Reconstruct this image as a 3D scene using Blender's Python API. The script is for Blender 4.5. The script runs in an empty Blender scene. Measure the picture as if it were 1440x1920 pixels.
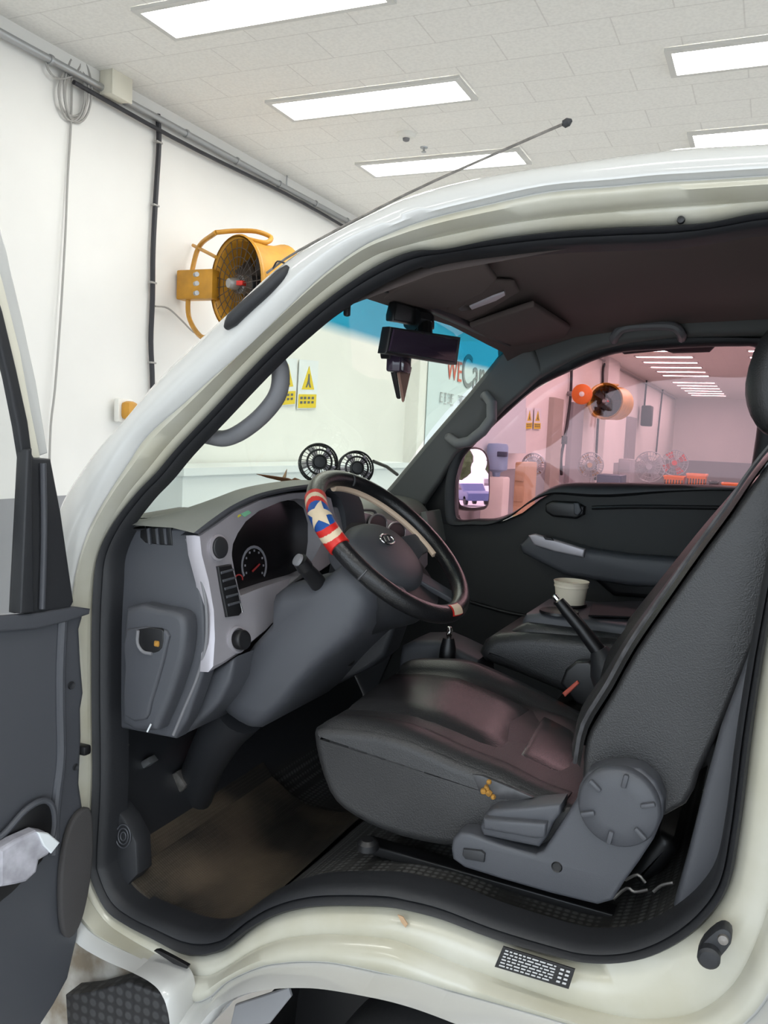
import bpy, bmesh, math, random
from mathutils import Vector, Matrix
random.seed(4)
PI = math.pi
SC = bpy.context.scene
COL = SC.collection
# ---------------------------------------------------------------- camera
FPX = 1650.0
CAM = Vector((0, -1.35, 1.4))
_y = Vector((1453-720, 960-850, FPX)).normalized()
_u = _y.cross(Vector((1, -0.045, 0))).normalized()
if _u.y < 0: _u = -_u
_x = _y.cross(_u)
if _x.x < 0: _x = -_x
M = Matrix((_x, _y, _u))            # world = M @ (right, up, forward)
camd = bpy.data.cameras.new('camera'); cam = bpy.data.objects.new('camera', camd); COL.objects.link(cam)
camd.sensor_fit = 'HORIZONTAL'; camd.sensor_width = 36; camd.lens = FPX/1440*36; camd.clip_start = 0.02; camd.clip_end = 300
R, U, Fw = M @ Vector((1, 0, 0)), M @ Vector((0, 1, 0)), M @ Vector((0, 0, 1))
cam.matrix_world = Matrix.Translation(CAM) @ Matrix((R, U, -Fw)).transposed().to_4x4()
SC.camera = cam
# ---------------------------------------------------------------- view, world, large lights
SC.view_settings.view_transform = 'Standard'; SC.view_settings.look = 'None'
SC.view_settings.gamma = 1; SC.view_settings.use_curve_mapping = False
SC.view_settings.exposure = 0.78
W = bpy.data.worlds.new('daylight'); SC.world = W; W.use_nodes = True
bg = W.node_tree.nodes['Background']; bg.inputs[0].default_value = (0.80, 0.90, 1.0, 1); bg.inputs[1].default_value = 2.2
LAMP = 9.0
# ---------------------------------------------------------------- helpers
def P(px, py, x=None, y=None, z=None, pl=None):
    """point where the sight line of a traced outline meets a real plane of the place"""
    d = M @ Vector((px-720, 960-py, FPX))
    if pl: t = (pl[0]-CAM).dot(pl[1]) / d.dot(pl[1])
    elif x is not None: t = (x-CAM.x)/d.x
    elif y is not None: t = (y-CAM.y)/d.y
    else: t = (z-CAM.z)/d.z
    return CAM + d*t
def PS(l, **k): return [P(a, b, **k) for a, b in l]
MATS = {}
def mat(name, col, rough=0.5, metal=0.0, noise=0.0, nscale=20, bump=0.0, bscale=200, emit=None, coat=0.0, col2=None, spec=0.5, stretch=None):
    m = bpy.data.materials.new(name); m.use_nodes = True; MATS[name] = m
    n = m.node_tree.nodes; l = m.node_tree.links; b = n['Principled BSDF']
    b.inputs['Base Color'].default_value = (*col, 1); b.inputs['Roughness'].default_value = rough; b.inputs['Metallic'].default_value = metal
    b.inputs['Specular IOR Level'].default_value = spec; b.inputs['Coat Weight'].default_value = coat
    tc = n.new('ShaderNodeTexCoord'); mp = n.new('ShaderNodeMapping'); l.new(tc.outputs['Object'], mp.inputs[0])
    if stretch: mp.inputs['Scale'].default_value = stretch
    if noise or col2:
        t = n.new('ShaderNodeTexNoise'); t.inputs['Scale'].default_value = nscale; t.inputs['Detail'].default_value = 6
        l.new(mp.outputs[0], t.inputs['Vector'])
        r = n.new('ShaderNodeValToRGB'); c2 = col2 or tuple(max(0, c*(1-noise)) for c in col)
        r.color_ramp.elements[0].position = .38; r.color_ramp.elements[1].position = .66
        r.color_ramp.elements[0].color = (*c2, 1); r.color_ramp.elements[1].color = (*col, 1)
        l.new(t.outputs[0], r.inputs[0]); l.new(r.outputs[0], b.inputs['Base Color'])
    if bump:
        t2 = n.new('ShaderNodeTexNoise'); t2.inputs['Scale'].default_value = bscale; l.new(mp.outputs[0], t2.inputs['Vector'])
        bp = n.new('ShaderNodeBump'); bp.inputs['Strength'].default_value = bump; bp.inputs['Distance'].default_value = 0.004
        l.new(t2.outputs[0], bp.inputs['Height']); l.new(bp.outputs[0], b.inputs['Normal'])
    if emit:
        b.inputs['Emission Color'].default_value = (*emit[0], 1); b.inputs['Emission Strength'].default_value = emit[1]
    return m
def glass(name, col, refl=0.06, band=None):
    m = bpy.data.materials.new(name); m.use_nodes = True; MATS[name] = m
    n = m.node_tree.nodes; l = m.node_tree.links; n.clear()
    o = n.new('ShaderNodeOutputMaterial'); mx = n.new('ShaderNodeMixShader'); tr = n.new('ShaderNodeBsdfTransparent'); gl = n.new('ShaderNodeBsdfGlossy')
    lw = n.new('ShaderNodeLayerWeight'); lw.inputs[0].default_value = .5
    pw = n.new('ShaderNodeMath'); pw.operation = 'POWER'; pw.inputs[1].default_value = 5; l.new(lw.outputs['Facing'], pw.inputs[0])
    ma = n.new('ShaderNodeMath'); ma.operation = 'MULTIPLY_ADD'; ma.inputs[1].default_value = .7; ma.inputs[2].default_value = refl*.6; l.new(pw.outputs[0], ma.inputs[0])
    gl.inputs['Roughness'].default_value = 0.02
    tr.inputs[0].default_value = (*col, 1); l.new(ma.outputs[0], mx.inputs[0]); l.new(tr.outputs[0], mx.inputs[1]); l.new(gl.outputs[0], mx.inputs[2]); l.new(mx.outputs[0], o.inputs[0])
    if band:
        g = n.new('ShaderNodeNewGeometry'); s = n.new('ShaderNodeSeparateXYZ'); r = n.new('ShaderNodeMapRange'); mi = n.new('ShaderNodeMix'); mi.data_type = 'RGBA'
        l.new(g.outputs['Position'], s.inputs[0]); l.new(s.outputs[2], r.inputs[0]); r.inputs[1].default_value = band[0]; r.inputs[2].default_value = band[1]
        l.new(r.outputs[0], mi.inputs[0]); mi.inputs[6].default_value = (*col, 1); mi.inputs[7].default_value = (*band[2], 1); l.new(mi.outputs[2], tr.inputs[0])
    return m
def obj(name, d, m, parent=None, sharp=35, smooth=True, label=None):
    vs, fs = d[0], d[1]; mi = d[2] if len(d) > 2 else None
    vs = [Vector(v) for v in vs]
    lo = Vector([min(v[i] for v in vs) for i in range(3)]); hi = Vector([max(v[i] for v in vs) for i in range(3)]); c = (lo+hi)/2
    me = bpy.data.meshes.new(name); me.from_pydata([v-c for v in vs], [], fs)
    ms = m if isinstance(m, (list, tuple)) else [m]
    for a in ms: me.materials.append(MATS[a] if isinstance(a, str) else a)
    if mi:
        for p, k in zip(me.polygons, mi): p.material_index = k
    bm = bmesh.new(); bm.from_mesh(me); bmesh.ops.recalc_face_normals(bm, faces=bm.faces); bm.to_mesh(me); bm.free()
    if smooth:
        me.polygons.foreach_set('use_smooth', [True]*len(me.polygons)); me.set_sharp_from_angle(angle=math.radians(sharp))
    o = bpy.data.objects.new(name, me); COL.objects.link(o); o.location = c
    if parent: setp(o, parent)
    if label: o['label'] = label
    return o
def world_of(o):
    w = o.matrix_basis.copy() if o.type != 'EMPTY' else Matrix.LocRotScale(o.location, o.rotation_euler, o.scale)
    if o.parent: return world_of(o.parent) @ o.matrix_parent_inverse @ Matrix.LocRotScale(o.location, o.rotation_euler, o.scale)
    return Matrix.LocRotScale(o.location, o.rotation_euler, o.scale)
def setp(o, parent):
    o.parent = parent; o.matrix_parent_inverse = world_of(parent).inverted()
def thing(name, label, cat, loc, group=None):
    o = bpy.data.objects.new(name, None); COL.objects.link(o); o.location = loc; o.empty_display_size = .1
    return tag(o, label, cat, group)
def tag(o, label, cat, group=None, kind=None):
    o['label'] = label; o['category'] = cat
    if group: o['group'] = group
    if kind: o['kind'] = kind
    return o
def struct(name, d, m, **k):
    o = obj(name, d, m, **k); o['kind'] = 'structure'; return o
def join(*ds):
    vs, fs, mi = [], [], []
    for d in ds:
        n = len(vs); vs += list(d[0]); fs += [tuple(i+n for i in f) for f in d[1]]; mi += (d[2] if len(d) > 2 else [0]*len(d[1]))
    return vs, fs, mi
def mi(d, k): return d[0], d[1], [k]*len(d[1])
def box(x0, x1, y0, y1, z0, z1):
    v = [(x, y, z) for x in (x0, x1) for y in (y0, y1) for z in (z0, z1)]
    return v, [(0, 1, 3, 2), (4, 6, 7, 5), (0, 4, 5, 1), (2, 3, 7, 6), (0, 2, 6, 4), (1, 5, 7, 3)]
def bbox(c, s, rot=None, r=0.0, seg=2):
    """box with rounded edges, centre c, size s"""
    bm = bmesh.new(); bmesh.ops.create_cube(bm, size=1)
    for v in bm.verts: v.co = Vector((v.co.x*s[0], v.co.y*s[1], v.co.z*s[2]))
    if r: bmesh.ops.bevel(bm, geom=list(bm.edges), offset=r, segments=seg, affect='EDGES', profile=.5)
    mt = Matrix.Translation(c) @ (rot.to_4x4() if rot else Matrix.Identity(4))
    bm.transform(mt); bm.verts.index_update()
    d = [v.co.copy() for v in bm.verts], [tuple(v.index for v in f.verts) for f in bm.faces]; bm.free(); return d
def cr(pts, n=6, closed=False):
    """Catmull-Rom curve through points"""
    pts = [Vector(p) for p in pts]; N = len(pts); out = []
    rng = range(N if closed else N-1)
    for i in rng:
        p1, p2 = pts[i], pts[(i+1) % N]
        p0 = pts[i-1] if (closed or i > 0) else p1*2-p2
        p3 = pts[(i+2) % N] if (closed or i+2 < N) else p2*2-p1
        for k in range(n):
            t = k/n
            out.append(.5*((2*p1)+(p2-p0)*t+(2*p0-5*p1+4*p2-p3)*t*t+(3*p1-p0-3*p2+p3)*t**3))
    if not closed: out.append(pts[-1])
    return out
def loft(rings, cu=False, cv=False, cap=False):
    """rings of equal length -> quads; cu closes each ring, cv closes the ring list"""
    n = len(rings[0]); vs = [p for r in rings for p in r]; fs = []
    for i in range(len(rings) if cv else len(rings)-1):
        j = (i+1) % len(rings)
        for k in range(n if cu else n-1):
            q = (k+1) % n; fs.append((i*n+k, i*n+q, j*n+q, j*n+k))
    if cap: fs.append(tuple(range(n))); fs.append(tuple((len(rings)-1)*n+k for k in range(n)))
    return vs, fs
def tube(pts, r, closed=False, seg=10, sm=0, flat=1.0, up=None):
    if sm:
        if isinstance(r, (list, tuple)): r = [r[min(i//sm, len(r)-1)]*(1-(i % sm)/sm)+r[min(i//sm+1, len(r)-1)]*(i % sm)/sm for i in range((len(pts)-1)*sm+1)]
        pts = cr(pts, sm, closed)
    pts = [Vector(p) for p in pts]; N = len(pts); rings = []; ref = None
    for i, p in enumerate(pts):
        a = pts[(i-1) % N] if (closed or i) else p; b = pts[(i+1) % N] if (closed or i < N-1) else p
        t = (b-a).normalized()
        if ref is None:
            ref = (up or (Vector((0, 0, 1)) if abs(t.z) < .9 else Vector((1, 0, 0))))
        if up: ref = up
        s = t.cross(ref).normalized(); ref2 = s.cross(t).normalized(); ref = ref2
        rr = r[i] if isinstance(r, (list, tuple)) else r
        rings.append([p+s*math.cos(2*PI*k/seg)*rr+ref2*math.sin(2*PI*k/seg)*rr*flat for k in range(seg)])
    return loft(rings, True, closed, not closed)
def lathe(prof, c, axis=(0, 0, 1), seg=32, cap=True):
    """prof: (radius, height) pairs along the axis"""
    a = Vector(axis).normalized(); s = a.orthogonal().normalized(); t = a.cross(s); c = Vector(c)
    rings = [[c+a*h+(s*math.cos(2*PI*k/seg)+t*math.sin(2*PI*k/seg))*max(r, 1e-5) for k in range(seg)] for r, h in prof]
    return loft(rings, True, False, cap)
def inset(pts, n, d):
    """shrink a planar polygon with normal n by d"""
    N = len(pts); out = []
    area = Vector((0, 0, 0))
    for i in range(N): area += pts[i].cross(pts[(i+1) % N])
    sg = 1 if area.dot(n) > 0 else -1
    for i, p in enumerate(pts):
        a = (p-pts[i-1]); b = (pts[(i+1) % N]-p)
        if a.length < 1e-7: a = b
        if b.length < 1e-7: b = a
        a = a.normalized(); b = b.normalized()
        na = n.cross(a)*sg; nb = n.cross(b)*sg; q = (na+nb)
        if q.length < 1e-4: out.append(p+na*d); continue
        q.normalize(); k = min(1.6, 1/max(.3, q.dot(na))); out.append(p+q*d*k)
    return out
def slab(pts, vec, r=.01, seg=4, sm=0, r2=None, mid=0):
    """planar outline extruded along vec with both rims rounded; mid adds a bulge of the sides"""
    pts = [Vector(p) for p in pts]
    if sm: pts = cr(pts, sm, True)
    vec = Vector(vec); L = vec.length; n = vec.normalized(); r2 = r if r2 is None else r2; rings = []
    for k in range(seg+1):
        a = PI/2*k/seg
        rings.append([p+n*(r*(1-math.sin(a))) for p in inset(pts, n, r*(1-math.cos(PI/2-a)) if False else r*(1-math.sin(PI/2-a+0) if False else 1-math.sin(a)) )] if False else [p+n*(r*(1-math.cos(a))) for p in inset(pts, n, r*(1-math.sin(a)))])
    if mid:
        for k in range(1, 6): rings.append([p+n*(r+(L-r-r2)*k/6) for p in inset(pts, n, -mid*math.sin(PI*k/6))])
    for k in range(seg, -1, -1):
        a = PI/2*k/seg
        rings.append([p+n*(L-r2*(1-math.cos(a))) for p in inset(pts, n, r2*(1-math.sin(a)))])
    return loft(rings, True, False, True)
def puff(pts, vec, sm=2, steps=((0, .70), (.02, .84), (.06, .94), (.14, 1), (.5, 1.0), (.85, 1), (.95, .94), (1, .8))):
    pts = cr([Vector(p) for p in pts], sm, True); c = sum(pts, Vector())/len(pts); vec = Vector(vec)
    return loft([[c+(p-c)*k+vec*t for p in pts] for t, k in steps], True, False, True)
def strip(l1, l2, n=5):
    return loft([cr(l1, n), cr(l2, n)])
def ellipse(c, a, b, n=32):
    c, a, b = Vector(c), Vector(a), Vector(b)
    return [c+a*math.cos(2*PI*k/n)+b*math.sin(2*PI*k/n) for k in range(n)]
def copy_tree(o, parent=None):
    c = o.copy(); COL.objects.link(c)
    if parent: c.parent = parent; c.matrix_parent_inverse = o.matrix_parent_inverse.copy()
    for ch in [h for h in COL.objects if h.parent == o]: copy_tree(ch, c)
    return c
def text(name, s, size, loc, rx, m, parent, depth=.0015, label=None):
    cu = bpy.data.curves.new(name, 'FONT'); cu.body = s; cu.size = size; cu.extrude = depth; cu.align_x = 'CENTER'; cu.align_y = 'CENTER'; cu.materials.append(MATS[m])
    o = bpy.data.objects.new(name, cu); COL.objects.link(o); dg = bpy.context.evaluated_depsgraph_get()
    me = bpy.data.meshes.new_from_object(o.evaluated_get(dg)); bpy.data.objects.remove(o)
    o = bpy.data.objects.new(name, me); COL.objects.link(o)
    o.matrix_world = Matrix.Translation(loc) @ rx.to_4x4(); o.location = loc; o.rotation_euler = rx.to_euler()
    setp(o, parent); 
    if label: o['label'] = label
    return o
# ---------------------------------------------------------------- materials
mat('wall_paint', (.80, .79, .755), .7, noise=.03, nscale=2)
mat('wall_dado', (.30, .30, .31), .6)
mat('floor_epoxy', (.58, .57, .56), .3, noise=.2, nscale=3)
mat('lamp_frame', (.62, .61, .58), .5)
mat('lamp_face', (1, 1, 1), .4, emit=((1, .99, .95), LAMP))
mat('white_plastic', (.78, .77, .72), .45)
mat('cream_box', (.72, .69, .58), .5)
mat('galvanized', (.42, .43, .44), .4, metal=.8)
mat('black_rubber', (.016, .017, .020), .55, bump=.05)
mat('black_cable', (.02, .02, .025), .5)
mat('grey_cable', (.35, .34, .32), .5)
mat('yellow_paint', (.62, .30, .03), .4, noise=.25, nscale=8)
mat('fan_dark', (.05, .04, .035), .5)
mat('truck_white', (.58, .58, .56), .16, coat=.6, noise=.05, nscale=3)
mat('truck_jamb', (.52, .51, .44), .25, coat=.3, col2=(.44, .42, .33), nscale=5)
mat('truck_dirty', (.62, .62, .59), .45, col2=(.22, .18, .13), nscale=9)
mat('plastic_grey', (.062, .065, .075), .48, bump=.12, bscale=900)
mat('plastic_dark', (.020, .021, .024), .5, bump=.1, bscale=900)
mat('door_card', (.013, .014, .014), .6, bump=.1, bscale=900)
mat('speaker_cloth', (.045, .042, .042), .8, bump=.3, bscale=1200)
mat('plastic_black', (.008, .008, .009), .4)
mat('dash_top_lit', (.19, .195, .18), .55, bump=.2, bscale=700)  # paler than the dash grey: light from the windshield put into the colour
mat('bezel_silver', (.42, .40, .43), .38, metal=.35)
mat('headliner', (.13, .10, .092), .9, bump=.1, bscale=1500)
mat('pillar_trim', (.12, .123, .118), .55, bump=.1, bscale=900)
mat('handle_grey', (.17, .17, .18), .5)
mat('leather', (.030, .030, .031), .36, bump=.25, bscale=420, noise=.15, nscale=6)
mat('leather_insert', (.026, .026, .027), .25, bump=.15, bscale=500)
mat('leather_rim', (.010, .010, .011), .28, bump=.2, bscale=350)
mat('leather_worn', (.07, .07, .075), .4, noise=.5, nscale=40)
mat('stitch_tan', (.66, .50, .37), .6)
mat('foam_orange', (.48, .24, .04), .9, noise=.5, nscale=120)
mat('red_vinyl', (.58, .02, .015), .35)
mat('cream_vinyl', (.66, .54, .38), .45)
mat('blue_vinyl', (.012, .075, .30), .35)
mat('red_cloth', (.6, .02, .01), .5)
mat('chrome', (.7, .7, .7), .12, metal=1)
mat('steel_worn', (.32, .30, .28), .35, metal=.7, noise=.4, nscale=60)
mat('cluster_black', (.004, .004, .005), .25)
mat('gauge_print', (.22, .22, .25), .6)
mat('gauge_red', (.35, .03, .03), .6)
mat('lcd_olive', (.045, .05, .012), .5)
mat('paper_cup', (.74, .67, .54), .6)
mat('label_black', (.015, .015, .016), .35)
mat('label_print', (.5, .5, .5), .5)
mat('tire', (.012, .012, .013), .7, bump=.3, bscale=60)
mat('sticker_yellow', (.60, .55, .05), .5)
mat('sticker_green', (.2, .5, .3), .5)
mat('tissue_pack', (.50, .49, .54), .25, noise=.35, nscale=25)
mat('leaf_brown', (.14, .055, .02), .6)
mat('paper_white', (.75, .78, .80), .6)
mat('sign_yellow', (.75, .55, .02), .5)
mat('banner', (.62, .72, .74), .6)
mat('ink_red', (.62, .12, .08), .5)
mat('ink_grey', (.10, .11, .12), .5)
mat('ink_mid', (.22, .24, .25), .5)
mat('ink_pale', (.42, .44, .45), .5)
mat('orange_crate', (.75, .17, .02), .5)
mat('blue_dark', (.03, .04, .09), .5)
mat('cooler_blue', (.25, .38, .55), .4)
mat('cardboard', (.45, .30, .18), .7)
mat('door_beige', (.42, .38, .33), .6)
mat('red_paint', (.6, .03, .02), .5)
mat('mirror', (.85, .85, .9), .01, metal=1)
mat('screen_dark', (.03, .02, .035), .08)
mat('pennant', (.22, .12, .09), .6)
mat('fan_white', (.68, .64, .70), .5)
mat('asphalt', (.5, .48, .46), .8)
mat('foliage', (.06, .11, .03), .8, noise=.5, nscale=6)
mat('bark', (.10, .07, .05), .8)
mat('car_white', (.75, .76, .78), .3)
mat('car_blue', (.06, .09, .20), .3)
mat('outer_wall', (.55, .53, .56), .8)
glass('glass_windshield', (.84, .90, .82), band=(1.603, 1.622, (.03, .34, .52)))
glass('glass_pink', (.94, .72, .77))
glass('glass_clear', (.94, .95, .95))
# rubber mat with raised dots, carpet with dust
def dotted(name, c1, c2, sc, dirt=None):
    m = mat(name, c1, .6); n = m.node_tree.nodes; l = m.node_tree.links; b = n['Principled BSDF']
    tc = n.new('ShaderNodeTexCoord'); v = n.new('ShaderNodeTexVoronoi'); v.inputs['Scale'].default_value = sc; v.inputs['Randomness'].default_value = 0
    l.new(tc.outputs['Object'], v.inputs['Vector']); r = n.new('ShaderNodeValToRGB'); r.color_ramp.elements[0].position = .3; r.color_ramp.elements[1].position = .45
    r.color_ramp.elements[0].color = (*c2, 1); r.color_ramp.elements[1].color = (*c1, 1); l.new(v.outputs['Distance'], r.inputs[0])
    src = r.outputs[0]
    if dirt:
        t = n.new('ShaderNodeTexNoise'); t.inputs['Scale'].default_value = 3.5; t.inputs['Detail'].default_value = 5; l.new(tc.outputs['Object'], t.inputs['Vector'])
        r2 = n.new('ShaderNodeValToRGB'); r2.color_ramp.elements[0].position = .42; r2.color_ramp.elements[1].position = .68; l.new(t.outputs[0], r2.inputs[0])
        mx = n.new('ShaderNodeMix'); mx.data_type = 'RGBA'; l.new(r2.outputs[0], mx.inputs[0]); l.new(src, mx.inputs[6]); mx.inputs[7].default_value = (*dirt, 1); src = mx.outputs[2]
    l.new(src, b.inputs['Base Color'])
    bp = n.new('ShaderNodeBump'); bp.inputs['Strength'].default_value = .5; bp.inputs['Distance'].default_value = .003; bp.invert = True; l.new(v.outputs['Distance'], bp.inputs['Height']); l.new(bp.outputs[0], b.inputs['Normal'])
dotted('floor_vinyl', (.034, .034, .033), (.10, .10, .10), 70)
dotted('mat_rubber', (.020, .018, .015), (.036, .032, .027), 160, dirt=(.12, .092, .062))
dotted('step_rubber', (.012, .012, .013), (.04, .04, .042), 45)
# ceiling tiles with thin staggered joints
def tiles():
    m = mat('ceiling_tile', (.84, .82, .78), .85); n = m.node_tree.nodes; l = m.node_tree.links; b = n['Principled BSDF']
    tc = n.new('ShaderNodeTexCoord'); mp = n.new('ShaderNodeMapping'); l.new(tc.outputs['Object'], mp.inputs[0])
    br = n.new('ShaderNodeTexBrick'); br.inputs['Scale'].default_value = 1; br.inputs['Mortar Size'].default_value = .004; br.inputs['Brick Width'].default_value = .61; br.inputs['Row Height'].default_value = .32
    br.inputs['Color1'].default_value = (.86, .845, .80, 1); br.inputs['Color2'].default_value = (.845, .83, .785, 1); br.inputs['Mortar'].default_value = (.73, .71, .67, 1)
    l.new(mp.outputs[0], br.inputs['Vector'])
    t = n.new('ShaderNodeTexNoise'); t.inputs['Scale'].default_value = 55; t.inputs['Detail'].default_value = 4; l.new(tc.outputs['Object'], t.inputs['Vector'])
    r = n.new('ShaderNodeValToRGB'); r.color_ramp.elements[0].color = (.93, .93, .93, 1); r.color_ramp.elements[0].position = .35; r.color_ramp.elements[1].position = .6; l.new(t.outputs[0], r.inputs[0])
    mx = n.new('ShaderNodeMix'); mx.data_type = 'RGBA'; mx.blend_type = 'MULTIPLY'; mx.inputs[0].default_value = 1
    l.new(br.outputs[0], mx.inputs[6]); l.new(r.outputs[0], mx.inputs[7]); l.new(mx.outputs[2], b.inputs['Base Color'])
tiles()
# ================================================================ THE HALL
GZ = -0.3; CZ = 3.5; WX = -3.9; YE = 37.0; Y0 = -5.0; XR = 9.0
struct('floor', box(WX-.2, XR, Y0, YE, GZ-.1, GZ), 'floor_epoxy')
struct('ceiling', box(WX-.2, XR, Y0, YE, CZ, CZ+.1), 'ceiling_tile')
struct('wall_front', box(WX-.2, WX, Y0, YE, GZ, CZ), 'wall_paint')
struct('wall_far', box(WX-.2, XR, YE, YE+.2, GZ, CZ), 'wall_paint')
struct('wall_near', join(box(WX-.2, XR, Y0-.2, Y0, 2.9, CZ), box(WX-.2, -3.2, Y0-.2, Y0, GZ, 2.9), box(6.5, XR, Y0-.2, Y0, GZ, 2.9)), 'wall_paint')
struct('wall_rear', join(box(XR, XR+.2, Y0, YE, 2.9, CZ), box(XR, XR+.2, 16, YE, GZ, 2.9)), 'wall_paint')
struct('trim_1', box(WX, WX+.006, Y0, YE, GZ, .955), 'wall_dado')
struct('trim_2', box(WX, YE and WX+4.6, YE-.006, YE, GZ, .955), 'wall_dado')
struct('trim_3', box(WX, WX+.03, Y0, YE, CZ-.07, CZ), 'wall_paint')
struct('ground', box(-40, 220, -60, 120, GZ-.14, GZ-.10), 'asphalt')
# pilasters standing proud of the front wall
for k, (ya, yb, m_) in enumerate([(8.0, 8.5, 'wall_paint'), (14.9, 15.7, 'door_beige'), (16.6, 17.7, 'wall_dado'), (20.0, 21.6, 'wall_paint'), (24.2, 25.6, 'wall_dado')]):
    if m_ == 'wall_paint': struct('trim_%d' % (k+4), box(WX, WX+.16, ya, yb, GZ, CZ), m_)
    else: struct('door_%d' % (k), box(WX, WX+.10, ya, yb, GZ, 2.25), m_)
# ceiling lights
def lamp(x0, y0):
    L_, w = 1.24, .29
    t = thing('ceiling_light', 'white rectangular ceiling light', 'light', (x0+L_/2, y0+w/2, CZ), None)
    fr = [[Vector((x, y, z)) for x, y in ((x0-o, y0-o), (x0+L_+o, y0-o), (x0+L_+o, y0+w+o), (x0-o, y0+w+o))] for o, z in ((.035, CZ-.001), (.035, CZ-.02), (0, CZ-.022), (0, CZ-.006))]
    obj('light_frame', loft(fr, True), 'lamp_frame', t, smooth=False)
    obj('diffuser', box(x0, x0+L_, y0, y0+w, CZ-.012, CZ-.006), 'lamp_face', t, smooth=False)
    return t
row_y = [2.38, 3.66, 4.98]; y = 6.32
while y < 35.6:
    if not (25.9 < y < 26.9): row_y.append(y)
    y += 1.342
base = lamp(-3.11, row_y[0])
names = {0: ('ceiling light cropped by the top edge at upper left', None), 1: ('second ceiling light from the top of the left row, above the round detector', None), 2: ('ceiling light crossed by the antenna tip', None)}
bnames = {1: 'ceiling light cut by the right edge, upper of the two', 2: 'ceiling light cut by the right edge, just above the cab roof'}
for i, yy in enumerate(row_y):
    for j, xx in enumerate((-3.11, -.66)):
        if j == 1 and i == 0: continue
        if j == 1 and i > 20: continue
        t = base if (i == 0 and j == 0) else copy_tree(base)
        t.location = (xx+.62, yy+.145, CZ)
        if j == 0 and i in names: t['label'] = names[i][0]; t['group'] = 'ceiling lights over the front wall'
        elif j == 1 and i in bnames: t['label'] = bnames[i]; t['group'] = 'ceiling lights over the cab'
        elif j == 0: t['label'] = 'small distant ceiling light in the row seen through the pink passenger window'; t['group'] = 'distant ceiling lights beyond the passenger window'
        else: t['label'] = 'distant ceiling light in the second row, by the headrest'; t['group'] = 'distant ceiling lights of the second row'
# unseen rows nearer the open side of the hall light the cab from the camera's side
for yy in (-3.6, -1.2, 1.1, 3.66):
    for xx in (1.8, 4.3) + ((-3.11, -.66) if yy < -1 else ()):
        t = copy_tree(base); t.location = (xx+.62, yy+.145, CZ); t['label'] = 'ceiling light behind the camera'; t['group'] = 'ceiling lights behind the camera'
# detector + small sprinkler
c = P(762, 250, z=CZ)
t = thing('smoke_detector', 'round white smoke detector on the ceiling', 'detector', c)
obj('base', lathe([(.07, 0), (.07, -.012), (.055, -.03), (.03, -.034)], c), 'white_plastic', t); obj('sensor_cap', lathe([(.025, -.034), (.022, -.05), (.012, -.055)], c), 'handle_grey', t)
c = P(795, 276, z=CZ)
tag(obj('sprinkler_head', lathe([(.028, 0), (.026, -.008), (.008, -.01), (.008, -.03), (.018, -.032), (.018, -.036)], c), 'galvanized'), 'tiny sprinkler head beside the smoke detector', 'sprinkler')
# conduit along the wall top
CX = WX+.05
def Wp(px, py, off=.04): return P(px, py, x=WX+off)
zc = 3.40
t = thing('conduit_pipe', 'long galvanized conduit along the top of the wall', 'pipe', (CX, 2, zc))
obj('pipe', tube([(CX, -4.5, zc), (CX, 9, zc+.0), (CX, 36, zc)], .022, seg=12), 'galvanized', t)
for k in range(24):
    yy = 1.9+k*.62; obj('pipe_clip', lathe([(.027, -.012), (.03, 0), (.027, .012)], (CX, yy, zc), (0, 1, 0), 12), 'galvanized', t)
tag(obj('power_cable', tube([(CX+.0, y_, zc-.06-.012*math.sin(y_*2.1)) for y_ in [v*.3 for v in range(9, 60)]], .014, seg=8), 'black_cable'), 'black cable slung just under the long conduit', 'cable')
c = Wp(216, 162, .08)
t = thing('junction_box', 'cream junction box on the conduit at upper left', 'box', c)
obj('box_body', bbox(c, (.10, .17, .15), r=.012), 'cream_box', t); obj('box_lid', bbox(c+Vector((.052, 0, 0)), (.012, .18, .16), r=.005), 'cream_box', t)
# coiled cable and hanging cable
pc = [(c_[0], c_[1]) for c_ in [(85, 100), (90, 130), (110, 148), (140, 140), (150, 120)]]
loops = []
for (cx_, cy_, a_, b_) in [(135, 175, 24, 52), (138, 172, 28, 46), (142, 178, 20, 50), (146, 170, 26, 60)]:
    for k in range(14):
        an = -PI/2+2*PI*k/14; loops.append((cx_+a_*math.cos(an), cy_+b_*math.sin(an)))
pts = [Wp(x_, y_, .03+.012*math.sin(i*.9)) for i, (x_, y_) in enumerate(pc+loops+[(133, 232), (127, 330), (122, 450), (113, 600), (103, 730), (95, 800), (92, 900)])]
tag(obj('coiled_cable', tube(pts, .0065, sm=3, seg=6), 'grey_cable'), 'thin grey cable coiled below the conduit and hanging down the wall', 'cable')
t = thing('black_cable_run', 'thick black cable running down the wall left of the yellow fan', 'cable', Wp(292, 700, .02))
obj('cable', tube([Wp(*q, .03) for q in [(296, 214), (298, 270), (292, 370), (287, 470), (286, 560), (283, 640), (286, 725), (284, 860)]], .017, sm=4, seg=8), 'black_cable', t)
for q in [(297, 267), (291, 385), (286, 530), (285, 680)]: obj('cable_clip', bbox(Wp(*q, .035), (.03, .06, .012), r=.003), 'grey_cable', t)
tag(obj('fan_power_cord', tube([Wp(*q, .03) for q in [(291, 574), (315, 578), (340, 600), (362, 622), (380, 630)]], .006, sm=4, seg=6), 'grey_cable'), 'thin grey cord leading from the black cable to the yellow fan', 'cord')
c = Wp(541, 345, .06); tag(obj('pipe_hook', tube([c+Vector((0, -.03, .06)), c+Vector((0, -.03, -.02)), c+Vector((0, 0, -.05)), c+Vector((0, .03, -.02))], .006, sm=3, seg=6), 'galvanized'), 'small metal hook hanging under the conduit', 'hook')
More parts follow.
